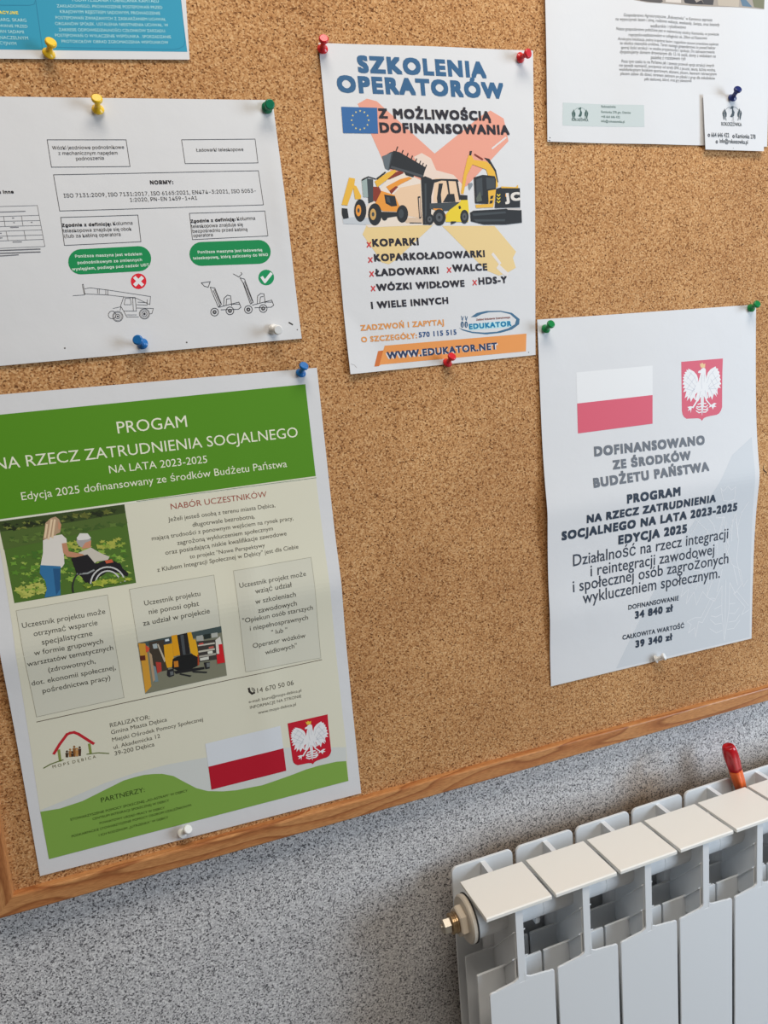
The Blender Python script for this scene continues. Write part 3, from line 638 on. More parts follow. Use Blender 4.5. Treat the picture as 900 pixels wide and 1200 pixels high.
# ---------- eagle, traced once and mapped onto each shield
EAG = dict(
 shield=[(115, 125), (790, 70), (782, 300), (778, 860), (760, 915), (730, 960), (690, 985), (600, 1000), (520, 1020), (480, 1040), (450, 1080), (425, 1050), (380, 1040), (280, 1045), (200, 1048), (160, 1020), (135, 975), (125, 920), (120, 500)],
 lw=[(432, 300), (400, 420), (385, 460), (388, 400), (368, 340), (322, 285), (262, 250), (222, 236), (232, 262), (195, 255), (205, 285), (168, 292), (185, 322), (150, 332), (170, 362), (138, 374), (160, 402), (135, 428), (162, 447), (132, 490), (170, 500), (140, 552), (178, 552), (145, 620), (198, 600), (170, 716), (218, 680), (205, 760), (252, 700), (270, 776), (308, 705), (335, 740), (345, 650), (430, 580), (470, 480)],
 rw=[(505, 300), (520, 400), (522, 440), (524, 370), (545, 300), (590, 245), (672, 198), (680, 230), (714, 236), (706, 265), (736, 290), (724, 318), (750, 350), (734, 375), (756, 412), (738, 440), (765, 485), (730, 500), (756, 550), (712, 545), (700, 580), (706, 662), (672, 620), (690, 692), (645, 640), (615, 742), (592, 680), (566, 715), (545, 620), (490, 580), (450, 480)],
 body=[(445, 235), (470, 222), (500, 228), (513, 255), (513, 330), (530, 450), (520, 560), (555, 700), (515, 745), (480, 680), (478, 830), (452, 1000), (432, 830), (430, 690), (385, 770), (335, 740), (400, 570), (395, 440), (440, 310), (385, 305), (395, 272), (425, 262)],
 ll=[(385, 755), (310, 880), (285, 870), (268, 955), (262, 900), (222, 925), (240, 880), (212, 860), (262, 845), (300, 850), (360, 750)],
 rl=[(525, 735), (600, 825), (650, 790), (688, 800), (650, 830), (685, 850), (640, 862), (630, 900), (605, 850), (560, 870), (580, 830), (505, 745)],
 crown=[(410, 142), (428, 165), (455, 138), (478, 165), (505, 150), (498, 218), (470, 225), (428, 215)])
EAGT = [[(430, 800), (385, 815)], [(432, 850), (395, 860), (365, 850)], [(432, 900), (392, 900), (360, 870)], [(436, 940), (400, 950), (358, 920)], [(478, 800), (515, 800)], [(478, 850), (515, 858), (540, 830)], [(476, 900), (520, 900), (545, 870)], [(470, 940), (510, 940), (548, 900)]]
FEA = [[(250, 290), (330, 370), (370, 470)], [(190, 350), (280, 440), (350, 530)], [(165, 440), (250, 510), (330, 580)], [(180, 560), (260, 580), (330, 600)], [(240, 660), (290, 600), (340, 560)], [(280, 300), (200, 420)], [(330, 380), (210, 560)], [(350, 500), (260, 690)],
       [(650, 260), (570, 350), (530, 470)], [(715, 350), (620, 430), (550, 530)], [(730, 450), (640, 500), (560, 560)], [(690, 560), (620, 560), (550, 570)], [(620, 300), (700, 450)], [(590, 400), (690, 600)], [(560, 520), (630, 680)],
       [(450, 330), (440, 480), (450, 560)], [(490, 330), (485, 450)], [(430, 600), (400, 720)], [(500, 590), (530, 700)], [(455, 660), (455, 960)]]
def eagle(s, part, mp, red, white, gold, line, lo=0):
    f = lambda pts: [s.at(*mp(x, y)) for x, y in pts]
    s.poly(part, f(EAG['shield']), red, lo+1)
    for k in ('lw', 'rw', 'body', 'll', 'rl'): s.poly(part, f(EAG[k]), white, lo+2)
    s.poly(part, f(EAG['crown']), gold, lo+3)
    for q in EAGT: s.stroke(part, None, f(q), .0013, white, lo+2, world=True)
    for q in FEA: s.stroke(part, None, f(q), .00025, line, lo+3, world=True)
    
def affine(src, dst):
    M_ = np.array([[x, y, 1] for x, y in src]); T = np.linalg.solve(M_, np.array(dst)); return lambda x, y: tuple(np.array([x, y, 1]) @ T)
mapG = affine([(115, 125), (790, 70), (450, 1080)], [SG(97, 245), SG(745, 97), SG(507, 906)])
eagle(Fs, 'eagle_shield', SF, (200, 92, 118), (222, 226, 240), (232, 190, 150), (160, 172, 200))
eagle(G, 'eagle_shield', mapG, (170, 22, 42), (205, 208, 216), (226, 168, 60), (150, 158, 172), 4)

# ---------- F state poster
Fs.ppoly('flag', K6, [(178, 310), (465, 284), (465, 396), (181, 428)], (216, 225, 239), 1)
Fs.ppoly('flag', K6, [(181, 427), (465, 395), (465, 503), (184, 540)], (202, 90, 116), 2)
GH = (102, 111, 126); NV = (42, 56, 76)
for K, t, x0, y0, x1, y1, c, b in ((K6, "DOFINANSOWANO", 248, 627, 660, 582, GH, .045), (K6, "ZE ŚRODKÓW", 318, 676, 608, 639, GH, .045), (K6, "BUDŻETU PAŃSTWA", 246, 745, 677, 681, GH, .045),
        (K7, "PROGRAM", 371, 97, 568, 67, NV, .045), (K7, "NA RZECZ ZATRUDNIENIA", 219, 171, 701, 91, NV, .045), (K7, "SOCJALNEGO NA LATA 2023-2025", 125, 236, 781, 124, NV, .045),
        (K7, "EDYCJA 2025", 338, 251, 592, 207, NV, .045), (K7, "Działalność na rzecz integracji", 166, 333, 749, 228, (52, 62, 80), 0), (K7, "i reintegracji zawodowej", 232, 371, 697, 288, (52, 62, 80), 0),
        (K7, "i społecznej osób zagrożonych", 166, 431, 750, 321, (52, 62, 80), 0), (K7, "wykluczeniem społecznym.", 203, 474, 718, 376, (52, 62, 80), 0), (K7, "DOFINANSOWANIE", 374, 497, 563, 461, NV, .015),
        (K7, "34 840 zł", 400, 531, 540, 503, NV, .04), (K7, "CAŁKOWITA WARTOŚĆ", 352, 610, 583, 565, NV, .015), (K7, "39 340 zł", 402, 640, 538, 611, NV, .04)):
    Fs.text('heading_text' if c == GH else 'body_text', K, t, x0, y0, x1, y1, c, 'B', b*1.1+.004, layer=4, hk=1.08)
# pale grey-blue wedge and outline eagle printed under the text
Fs.poly('pale_wedge', [Fs.at(*q) for q in ((881, 512), (858, 533), (845, 562), (781, 663), (722, 783.5), (878.5, 746.5), (880.5, 640))], (192, 203, 219), .1)
mapW = lambda x, y: (851+(x-455)*.185-(y-600)*.004, 570+(y-140)*.21+(x-455)*-.03)
for k in ('lw', 'rw', 'body', 'll', 'rl', 'crown'):
    for q in (EAG[k],):
        pts = [mapW(x, y) for x, y in q]
        for (ax, ay), (bx, by) in zip(pts, pts[1:]+pts[:1]):
            if max(ax, bx) < 880: Fs.stroke('pale_eagle_outline', P_, [(ax, ay), (bx, by)], .0008, (212, 221, 236), .5)
for q in FEA+EAGT:
    pts = [mapW(x, y) for x, y in q]
    if max(p[0] for p in pts) < 880:
        Fs.stroke('pale_eagle_outline', P_, pts, .0008, (212, 221, 236), .5)

# ---------- G green poster
GH1 = (74, 124, 26)
G.poly('beige_panel', [G.W(.04, .04)]+[G.at(*q) for q in ((357.8, 450.2), (370, 558), (406, 877), (408.3, 915), (57.5, 1006.7), (47, 951))]+[G.W(.04, .45)], (193, 191, 180), 1)
G.poly('green_header', [G.W(.04, .038), G.at(357.8, 450.2), G.at(370, 557.8), G.at(0, 608.5), G.W(.04, .285)], GH1, 2)
G.stroke('header_lines', P_, [(-10, 611), (371, 559.6)], .0011, (206, 214, 196), 3)
G.stroke('header_lines', L3, [(0, 104), (790, -1)], .0004, (60, 84, 40), 4)
WH = (206, 220, 190)
G.text('header_text', L1, "PROGAM", 311, 198, 494, 180, WH, 'B', .0, hk=1)
G.text('header_text', L1, "NA RZECZ ZATRUDNIENIA SOCJALNEGO", -12, 294, 786, 207, WH, 'B', .0)
G.text('header_text', L1, "NA LATA 2023-2025", 289, 303, 547, 275, WH, 'B', .0)
G.text('header_text', L1, "Edycja 2025 dofinansowany ze środków Budżetu Państwa", 58, 374, 757, 286, WH, 'B', .0)
TX = (78, 74, 66)
G.text('recruitment_heading', L3, "NABÓR UCZESTNIKÓW", 152, 139, 573, 83, (140, 72, 62), 'B', 0, hk=.95)
for t, x0, y0, x1, y1 in (("Jeżeli jesteś osobą z terenu miasta Dębica,", 140, 192, 610, 128), ("długotrwale bezrobotną,", 247, 215, 520, 177), ("mającą trudności z ponownym wejściem na rynek pracy,", 68, 275, 690, 185),
        ("zagrożoną wykluczeniem społecznym", 180, 295, 600, 230), ("oraz posiadającą niskie kwalifikacje zawodowe", 128, 338, 660, 252), ("to projekt \"Nowe Perspektywy", 235, 355, 565, 303), ("z Klubem Integracji Społecznej w Dębicy\" jest dla Ciebie", 92, 413, 712, 310)):
    G.text('body_text', L3, t, x0, y0, x1, y1, TX, 'B', 0)
BX = (186, 185, 177); BE = (146, 143, 132)
for K, q in ((L4, [(63, 152), (420, 90), (485, 491), (143, 567)]), (L5, [(40, 175), (383, 117), (410, 330), (75, 392)]), (L5, [(462, 100), (777, 45), (817, 453), (512, 510)])):
    G.ppoly('text_box#%d' % q[0][0], K, q, BX, 2); G.stroke('text_box#%d' % q[0][0], K, q, .0004, BE, 3, True)
for K, t, x0, y0, x1, y1 in ((L4, "Uczestnik projektu może", 88, 220, 412, 163), (L4, "otrzymać wsparcie", 133, 252, 382, 207), (L4, "specjalistyczne", 165, 285, 362, 249), (L4, "w formie grupowych", 135, 327, 404, 279),
        (L4, "warsztatów tematycznych", 108, 370, 443, 304), (L4, "(zdrowotnych,", 190, 392, 374, 357), (L4, "dot. ekonomii społecznej,", 125, 445, 453, 381), (L4, "pośrednictwa pracy)", 168, 474, 432, 421),
        (L4, "Uczestnik projektu", 565, 132, 783, 93), (L4, "nie ponosi opłat", 583, 166, 778, 132), (L4, "za udział w projekcie", 560, 211, 820, 161),
        (L5, "Uczestnik projekt może", 488, 169, 757, 120), (L5, "wziąć udział", 552, 193, 700, 165), (L5, "w szkoleniach", 552, 235, 716, 204), (L5, "zawodowych", 563, 271, 720, 240), (L5, "\"Opiekun osób starszych", 500, 312, 785, 257),
        (L5, "i niepełnosprawnych", 530, 343, 765, 297), (L5, "\" lub \"", 617, 359, 681, 347), (L5, "Operator wózków", 542, 413, 755, 370), (L5, "widłowych\"", 592, 440, 720, 411)):
    G.text('box_text#%d' % (0 if K is L5 else 1 if x0 < 480 else 2), K, t, x0, y0, x1, y1, (70, 68, 62), 'B', 0, layer=4)
G.stroke('divider_line', P_, [(43, 846), (377, 773)], .0006, (84, 70, 54), 3)
G.text('contact_text', L5, "14 670 50 06", 560, 595, 707, 562, TX, 'B', 0); G.text('contact_text', L5, "e-mail: biuro@mops-debica.pl", 525, 637, 738, 590, TX, 'B', 0)
G.text('contact_text', L5, "INFORMACJE NA STRONIE", 530, 660, 738, 613, TX, 'B', 0); G.text('contact_text', L5, "www.mops-debica.pl", 563, 681, 716, 646, TX, 'B', 0)
G.stroke('phone_icon', L5, [(525, 577), (528, 590), (538, 598), (547, 594)], .0020, (48, 44, 42), 3)
G.stroke('phone_icon', L5, [(536, 574), (546, 578), (550, 588)], .0006, (48, 44, 42), 3); G.stroke('phone_icon', L5, [(536, 580), (542, 583), (544, 589)], .0006, (48, 44, 42), 3)
for t, x0, y0, x1, y1 in (("REALIZATOR:", 372, 121, 547, 83), ("Gmina Miasta Dębica", 377, 152, 622, 94), ("Miejski Ośrodek Pomocy Społecznej", 382, 184, 780, 93), ("ul. Akademicka 12", 388, 217, 592, 166), ("39-200 Dębica", 393, 245, 567, 203)):
    G.text('address_text', L6, t, x0, y0, x1, y1, TX, 'B', 0)
# wave
GV = (112, 146, 66)
top = [L6(65, 485), L6(200, 430), L6(350, 365), L6(480, 322), L6(620, 285), L6(795, 253), L7(370, 308), L7(530, 298), (405.7, 875.5)]
wave = [L6(65, 492), L6(150, 478), L6(250, 445), L6(350, 395), L6(430, 355), L6(480, 340), L6(520, 330), L6(560, 326), L6(600, 325), L6(650, 335), L6(700, 362), L6(750, 388), L6(800, 401), L7(180, 497), L7(240, 498), L7(300, 493), L7(420, 470), L7(550, 425), L7(620, 398), L7(680, 380), L7(760, 362), L7(805, 359)]
G.poly('grey_wave', [G.at(*q) for q in top+wave[::-1]], (182, 185, 188), 2)
G.poly('green_wave', [G.at(*q) for q in wave+[(408.3, 915), (57.5, 1006.7)]], GV, 3)
DGN = (40, 58, 20)
G.text('partners_text', L6, "PARTNERZY:", 333, 451, 524, 404, DGN, 'B', .0, layer=5)
for t, x0, y0, x1, y1 in (("STOWARZYSZENIE POMOCY SPOŁECZNEJ „AD-ASTRAM” W DĘBICY", 155, 198, 805, 35), ("CENTRUM INTEGRACJI SPOŁECZNEJ W DĘBICY", 278, 194, 702, 90), ("POWIATOWY URZĄD PRACY W DĘBICY", 317, 217, 678, 130),
        ("PODKARPACKIE STOWARZYSZENIE POMOCY OSOBOM UZALEŻNIONYM", 162, 290, 825, 116), ("I ICH RODZINOM „JUTRZENKA” W DĘBICY", 313, 284, 698, 183)):
    G.text('partners_text', PT, t, x0, y0, x1, y1, DGN, 'B', 0, layer=5)
G.ppoly('flag', L7, [(158, 280), (503, 197), (517, 301), (173, 386)], (190, 194, 206), 4)
G.ppoly('flag', L7, [(173, 385), (517, 300), (530, 403), (187, 490)], (158, 18, 38), 5)
# house logo
G.stroke('house_logo', L6, [(125, 236), (150, 195), (182, 152), (195, 146), (213, 143), (232, 150), (298, 192)], .0024, (168, 34, 44), 3)
for q in ([(146, 222), (152, 268)], [(280, 196), (286, 236)]): G.stroke('house_logo', L6, q, .0022, (118, 128, 68), 2)
G.stroke('house_logo', L6, [(80, 300), (110, 283), (140, 272), (165, 264)], .0010, (88, 98, 48), 2); G.stroke('house_logo', L6, [(270, 239), (320, 233), (366, 236)], .0010, (88, 98, 48), 2)
for x, y, h, c in ((182, 240, 26, (60, 44, 30)), (196, 235, 32, (150, 104, 60)), (214, 228, 44, (128, 84, 44)), (226, 232, 34, (168, 122, 74)), (238, 228, 38, (70, 46, 32)), (206, 240, 20, (60, 40, 28))):
    G.disc('house_logo', L6, x, y-h*.5, 5, c, 3, 10); G.ppoly('house_logo', L6, [(x-7, y-h*.5+6), (x+7, y-h*.5+6), (x+5, y+h*.5), (x-5, y+h*.5)], c, 3)
G.text('house_logo', L6, "M O P S  D Ę B I C A", 120, 301, 310, 255, (92, 84, 60), 'B', .0)
# photo of the pushed wheelchair
def grass(s, part, K, region, cols, seed, n, layer):
    r = np.random.RandomState(seed)
    (x0, y0), (x1, y1), (x2, y2), (x3, y3) = region
    for _ in range(n):
        u, v = r.rand(2); cx = (x0*(1-u)+x1*u)*(1-v)+(x3*(1-u)+x2*u)*v; cy = (y0*(1-u)+y1*u)*(1-v)+(y3*(1-u)+y2*u)*v
        k = r.randint(3, 6); rad = 8+r.rand()*16; a0 = r.rand()*6
        s.ppoly(part, K, [(cx+rad*(1.5 if j % 2 else .7)*math.cos(a0+j*6.28/(2*k)), cy+rad*(.8 if j % 2 else .4)*math.sin(a0+j*6.28/(2*k))) for j in range(2*k)], cols[r.randint(len(cols))], layer)
wp = 'wheelchair_photo'
G.ppoly(wp, PH, [(-8, 170), (795, 60), (870, 562), (92, 692)], (70, 98, 40), 2)
G.ppoly(wp, PH, [(-8, 170), (795, 60), (802, 115), (420, 180), (0, 235)], (52, 66, 34), 3)
G.ppoly(wp, PH, [(0, 235), (420, 180), (802, 115), (815, 180), (500, 250), (25, 350)], (72, 92, 44), 3)
grass(G, wp, PH, [(30, 190), (755, 90), (762, 112), (35, 230)], [(86, 92, 44), (40, 52, 28), (104, 112, 56), (34, 42, 26)], 1, 60, 4)
grass(G, wp, PH, [(62, 380), (780, 290), (826, 512), (120, 640)], [(98, 138, 52), (78, 118, 42), (122, 152, 62), (62, 98, 38), (142, 160, 80)], 2, 240, 4)
grass(G, wp, PH, [(45, 275), (770, 160), (776, 190), (45, 320)], [(60, 84, 38), (84, 108, 50)], 3, 50, 4)
grass(G, wp, PH, [(110, 590), (270, 560), (280, 620), (130, 660)], [(160, 164, 84), (140, 148, 70)], 4, 30, 5)
grass(G, wp, PH, [(430, 300), (785, 280), (800, 330), (440, 350)], [(150, 154, 70), (128, 146, 60)], 5, 36, 5)
G.ppoly(wp, PH, [(325, 148), (355, 138), (378, 155), (392, 190), (385, 240), (360, 250), (340, 290), (275, 285), (285, 230), (290, 180)], (160, 134, 112), 6)
for q in ([(330, 160), (310, 280)], [(350, 160), (335, 270)], [(300, 190), (288, 270)]): G.stroke(wp, PH, q, .0016, (200, 178, 152), 7)
G.ppoly(wp, PH, [(372, 170), (392, 190), (386, 225), (372, 215)], (176, 128, 104), 7)
G.ppoly(wp, PH, [(275, 290), (340, 262), (395, 252), (425, 280), (428, 310), (405, 330), (412, 440), (395, 465), (260, 450), (275, 370)], (196, 192, 192), 6)
G.ppoly(wp, PH, [(395, 310), (425, 305), (440, 360), (530, 378), (545, 392), (520, 402), (430, 395), (405, 370)], (170, 122, 98), 7)
G.ppoly(wp, PH, [(258, 448), (388, 455), (385, 560), (388, 640), (355, 645), (285, 655), (300, 600), (290, 550), (255, 500)], (46, 100, 146), 6)
G.ppoly(wp, PH, [(340, 470), (388, 470), (385, 600), (360, 640), (350, 560)], (34, 76, 118), 7)
G.disc(wp, PH, 535, 290, 46, (150, 146, 150), 6, 16); G.ppoly(wp, PH, [(490, 275), (510, 245), (560, 245), (583, 275), (560, 285), (500, 290)], (196, 194, 196), 7)
G.ppoly(wp, PH, [(545, 305), (583, 290), (580, 335), (520, 345)], (180, 126, 104), 7)
G.ppoly(wp, PH, [(500, 370), (580, 335), (640, 370), (700, 395), (690, 415), (620, 425), (600, 440), (560, 400)], (178, 172, 166), 6)
G.ppoly(wp, PH, [(455, 405), (560, 380), (610, 440), (700, 410), (770, 440), (785, 470), (822, 500), (815, 520), (760, 500), (700, 480), (560, 580), (520, 520), (490, 500)], (30, 28, 32), 8)
for cx, cy, rx, ry, a0, a1 in ((690, 570, 110, 110, 3.2, 6.1), (690, 575, 82, 90, 3.2, 6.1), (520, 590, 55, 92, 2.8, 4.8)):
    G.stroke(wp, PH, [(cx+rx*math.cos(a0+(a1-a0)*k/14), cy+ry*math.sin(a0+(a1-a0)*k/14)) for k in range(15)], .0012, (176, 178, 182) if cx > 600 else (40, 40, 44), 9)
G.ppoly(wp, PH, [(670, 420), (715, 410), (725, 430), (680, 438)], (176, 84, 60), 9)
G.stroke(wp, PH, [(495, 505), (560, 500), (600, 480)], .0014, (130, 134, 138), 9)
grass(G, wp, PH, [(540, 565), (825, 520), (830, 540), (545, 590)], [(150, 158, 62), (122, 140, 50), (90, 116, 40)], 6, 50, 10)
# forklift photo
fp = 'forklift_photo'
def clipq(pts): return pts
G.ppoly(fp, FL, [(50, 225), (815, 68), (868, 520), (120, 688)], (112, 112, 98), 5)
for i, (col, pts) in enumerate((((62, 74, 76), [(50, 225), (815, 68), (820, 125), (560, 180), (55, 262)]), ((60, 52, 44), [(150, 215), (300, 190), (330, 470), (180, 500)]), ((186, 136, 50), [(55, 225), (120, 225), (140, 330), (175, 620), (120, 680), (90, 440)]), ((84, 36, 26), [(68, 340), (118, 335), (122, 380), (75, 385)]),
        ((190, 74, 50), [(120, 240), (160, 270), (150, 300), (125, 310)]), ((150, 160, 166), [(185, 235), (225, 225), (232, 270), (195, 275)]), ((104, 124, 136), [(180, 420), (215, 440), (240, 575), (205, 580)]), ((160, 56, 48), [(215, 395), (265, 400), (270, 480), (230, 500)]),
        ((170, 160, 146), [(228, 235), (240, 230), (305, 380), (295, 400)]), ((158, 134, 110), [(150, 300), (180, 330), (210, 560), (190, 580)]),
        ((216, 146, 30), [(288, 240), (365, 225), (385, 400), (380, 440), (320, 450), (300, 380)]), ((50, 56, 66), [(290, 190), (345, 178), (355, 225), (290, 235)]), ((190, 200, 210), [(300, 190), (335, 182), (340, 202), (303, 208)]),
        ((214, 142, 26), [(358, 155), (410, 145), (440, 330), (380, 345)]), ((34, 32, 34), [(410, 150), (505, 128), (530, 320), (440, 340)]), ((68, 72, 78), [(440, 150), (470, 145), (490, 330), (465, 330)]), ((220, 150, 30), [(503, 128), (540, 120), (560, 190), (580, 190), (610, 330), (605, 400), (560, 330), (535, 310)]),
        ((150, 60, 34), [(595, 330), (612, 330), (615, 420), (600, 430)]), ((26, 26, 28), [(415, 345), (540, 320), (600, 350), (600, 430), (520, 470), (430, 480), (365, 450), (370, 370)]), ((176, 110, 36), [(380, 390), (420, 385), (425, 440), (385, 445)]),
        ((34, 34, 38), [(320, 470), (380, 455), (385, 520), (340, 535), (318, 520)]), ((90, 94, 98), [(345, 485), (375, 480), (378, 512), (350, 520)]), ((34, 34, 38), [(655, 400), (710, 395), (710, 455), (670, 462)]), ((96, 100, 102), [(680, 405), (712, 402), (712, 440), (684, 445)]),
        ((30, 30, 32), [(380, 480), (660, 440), (662, 462), (400, 505)]), ((36, 36, 38), [(440, 500), (545, 520), (530, 532), (430, 510)]), ((36, 36, 38), [(540, 475), (690, 485), (680, 498), (560, 492)]),
        ((150, 152, 150), [(585, 160), (645, 148), (655, 200), (590, 205)]), ((36, 44, 42), [(655, 145), (715, 135), (722, 175), (660, 188)]), ((160, 162, 160), [(722, 135), (780, 125), (785, 165), (728, 175)]),
        ((56, 52, 50), [(590, 210), (760, 190), (775, 370), (615, 395)]), ((176, 172, 166), [(600, 240), (755, 215), (757, 230), (602, 252)]), ((172, 168, 160), [(605, 295), (755, 268), (757, 285), (607, 310)]), ((150, 146, 140), [(612, 340), (765, 312), (767, 330), (614, 355)]),
        ((178, 70, 66), [(610, 225), (650, 218), (652, 232), (612, 240)]), ((196, 196, 190), [(690, 300), (735, 292), (738, 315), (694, 322)]), ((168, 84, 76), [(700, 258), (745, 250), (747, 266), (702, 274)]), ((186, 186, 182), [(620, 360), (700, 345), (702, 372), (622, 385)]),
        ((196, 192, 190), [(762, 195), (805, 160), (820, 230), (800, 320), (772, 320)]), ((184, 28, 36), [(790, 235), (825, 230), (850, 400), (780, 412), (772, 330), (798, 320)]))):
    G.ppoly(fp, FL, pts, col, 6+i*.12)
for sh in (A, B, C, D, Ec, Fs, G): sh.finish()

# ------------------------------------------------------------------ push pins
def pin_mats():
    return {k: srgb(k+'_plastic', c, rough=.28, spec=.5) for k, c in dict(yellow=(236, 190, 40), red=(206, 34, 44), green=(12, 112, 78), blue=(22, 104, 172), navy=(30, 44, 104), white=(222, 220, 216), leaf=(16, 128, 66)).items()}
PM = pin_mats()
PROF = [(.0030, 0), (.0046, .0003), (.0049, .0011), (.0046, .0019), (.0031, .0027), (.0024, .0040), (.0022, .0062), (.0025, .0082), (.0034, .0094), (.0042, .0102), (.0044, .0112), (.0042, .0122), (.0034, .0128)]
grip_me = {}
def grip_mesh(k):
    if k not in grip_me:
        bm = bmesh.new(); lathe(bm, PROF, 24); me = bpy.data.meshes.new('grip'); bmesh.ops.recalc_face_normals(bm, faces=bm.faces); bm.to_mesh(me); bm.free()
        me.materials.append(PM[k])
        for p in me.polygons: p.use_smooth = len(p.vertices) == 4
        grip_me[k] = me
    return grip_me[k]
bm = bmesh.new(); lathe(bm, [(.0001, -.0085), (.0005, -.0065), (.0005, .0005)], 8); needle_me = bpy.data.meshes.new('needle'); bm.to_mesh(needle_me); bm.free(); needle_me.materials.append(STEEL)
def pin(sheet, base, head, colour, label, L_=.0112):
    b2 = sheet.at(*base); P0 = Vector((b2.x, sheet.y(b2.x, b2.y)-.0007, b2.y))
    d = ray(*head).normalized(); oc = CAM-P0; bq = oc.dot(d); cq = oc.dot(oc)-L_*L_; disc = bq*bq-cq
    cand = []
    if disc > 0: cand = [(CAM+d*(-bq+sg*math.sqrt(disc))-P0).normalized() for sg in (-1, 1)]
    else: cand = [(CAM+d*(-bq)-P0).normalized()]
    ax = min(cand, key=lambda a_: a_.y)
    if ax.y > -.45: ax = (ax+Vector((0, -.6, 0))).normalized()
    o = thing('push_pin', label, 'pin', P0, 'push pins on the noticeboard')
    o.rotation_euler = ax.to_track_quat('Z', 'Y').to_euler()
    for nm, me in (('grip', grip_mesh(colour)), ('needle', needle_me)):
        c = bpy.data.objects.new(nm, me); COL.objects.link(c); c.parent = o
pin(A, (57, 64.5), (59.5, 50), 'yellow', 'yellow push pin in the bottom margin of the blue notice')
pin(B, (115, 130), (113.6, 116), 'yellow', 'yellow push pin at the top edge of the sheet with line drawings')
pin(B, (312.5, 127), (316, 122.5), 'green', 'dark green push pin at the top right corner of the sheet with line drawings')
pin(B, (167.5, 403.5), (161.5, 398.5), 'blue', 'blue push pin in the bottom margin of the sheet with line drawings')
pin(B, (320, 386), (325.5, 386.5), 'white', 'white push pin near the bottom right corner of the sheet with line drawings')
pin(C, (377.7, 59), (379.3, 46), 'red', 'red push pin at the top left corner of the training poster')
pin(C, (608.5, 68.5), (618.5, 62.8), 'red', 'red push pin at the top right corner of the training poster')
pin(C, (523.5, 426), (529.5, 418), 'red', 'red push pin in the bottom edge of the training poster, under the orange banner')
pin(Ec, (857, 116), (864.5, 105), 'navy', 'navy blue push pin holding the small white card')
pin(Fs, (638.7, 386), (645.5, 380), 'leaf', 'green push pin at the top left corner of the folded poster with the flag')
pin(Fs, (879, 361.5), (887, 356.5), 'leaf', 'green push pin at the top right corner of the folded poster with the flag')
pin(Fs, (767, 772.5), (778, 769.5), 'white', 'white push pin at the bottom edge of the folded poster with the flag')
pin(G, (352, 438), (356, 429), 'blue', 'blue push pin at the top right corner of the poster with green header')
pin(G, (213, 976.5), (220, 972), 'white', 'white push pin in the bottom margin of the poster with green wave')

# crack in the cork right of the folded poster
def cork_mark():
    pts = [hit(870+x/20, 520+y/20, 1, YB-.0001) for x, y in ((515, 465), (492, 540), (485, 600), (520, 640), (565, 672), (552, 750))]
    V = []; F = []
    for i, p in enumerate(pts):
        w = (.0002, .0005, .0006, .0008, .0008, .0002)[i]; d = (pts[min(i+1, 5)]-pts[max(i-1, 0)]).normalized(); n = Vector((-d.z, 0, d.x))*w
        V += [p-n, p+n]
        if i: k = 2*i; F.append((k-2, k, k+1, k-1))
    me = bpy.data.meshes.new('crack'); me.from_pydata([tuple(v) for v in V], [], F)
    child_of(obj('crack', me, srgb('dark_gap', (46, 26, 12), rough=.9)), nb)
cork_mark()

# ------------------------------------------------------------------ radiator
X0, ZR = .1583, -.4448
PITCH, SW = .080, .0752
YT0, YT1 = -.0463, -.1023     # top plate back, front
ZP = ZR-.0865                 # top of fins and front panel
ZLOW = ZR-.565
NSEC = 8
rad = thing('radiator', 'white ribbed sectional radiator with cream top plates under the noticeboard', 'radiator', (X0+NSEC*PITCH/2, 0, ZLOW))
def rounded_top(x0, x1, z0, z1, r):
    pts = [(x0, z0), (x1, z0)]
    for k in range(6): t = k/5*math.pi/2; pts.append((x1-r+r*math.cos(t), z1-r+r*math.sin(t)))
    for k in range(6): t = math.pi/2+k/5*math.pi/2; pts.append((x0+r+r*math.cos(t), z1-r+r*math.sin(t)))
    return pts
def mesh_from(name, fn, mat, bev=0, smooth=False):
    bm = bmesh.new(); fn(bm); bmesh.ops.recalc_face_normals(bm, faces=bm.faces)
    if bev: bmesh.ops.bevel(bm, geom=[e for e in bm.edges if e.calc_face_angle(0) > .9], offset=bev, segments=2, profile=.5, affect='EDGES')
    me = bpy.data.meshes.new(name); bm.to_mesh(me); bm.free(); me.materials.append(mat)
    if smooth:
        for p in me.polygons: p.use_smooth = True
    return me
cx = SW/2
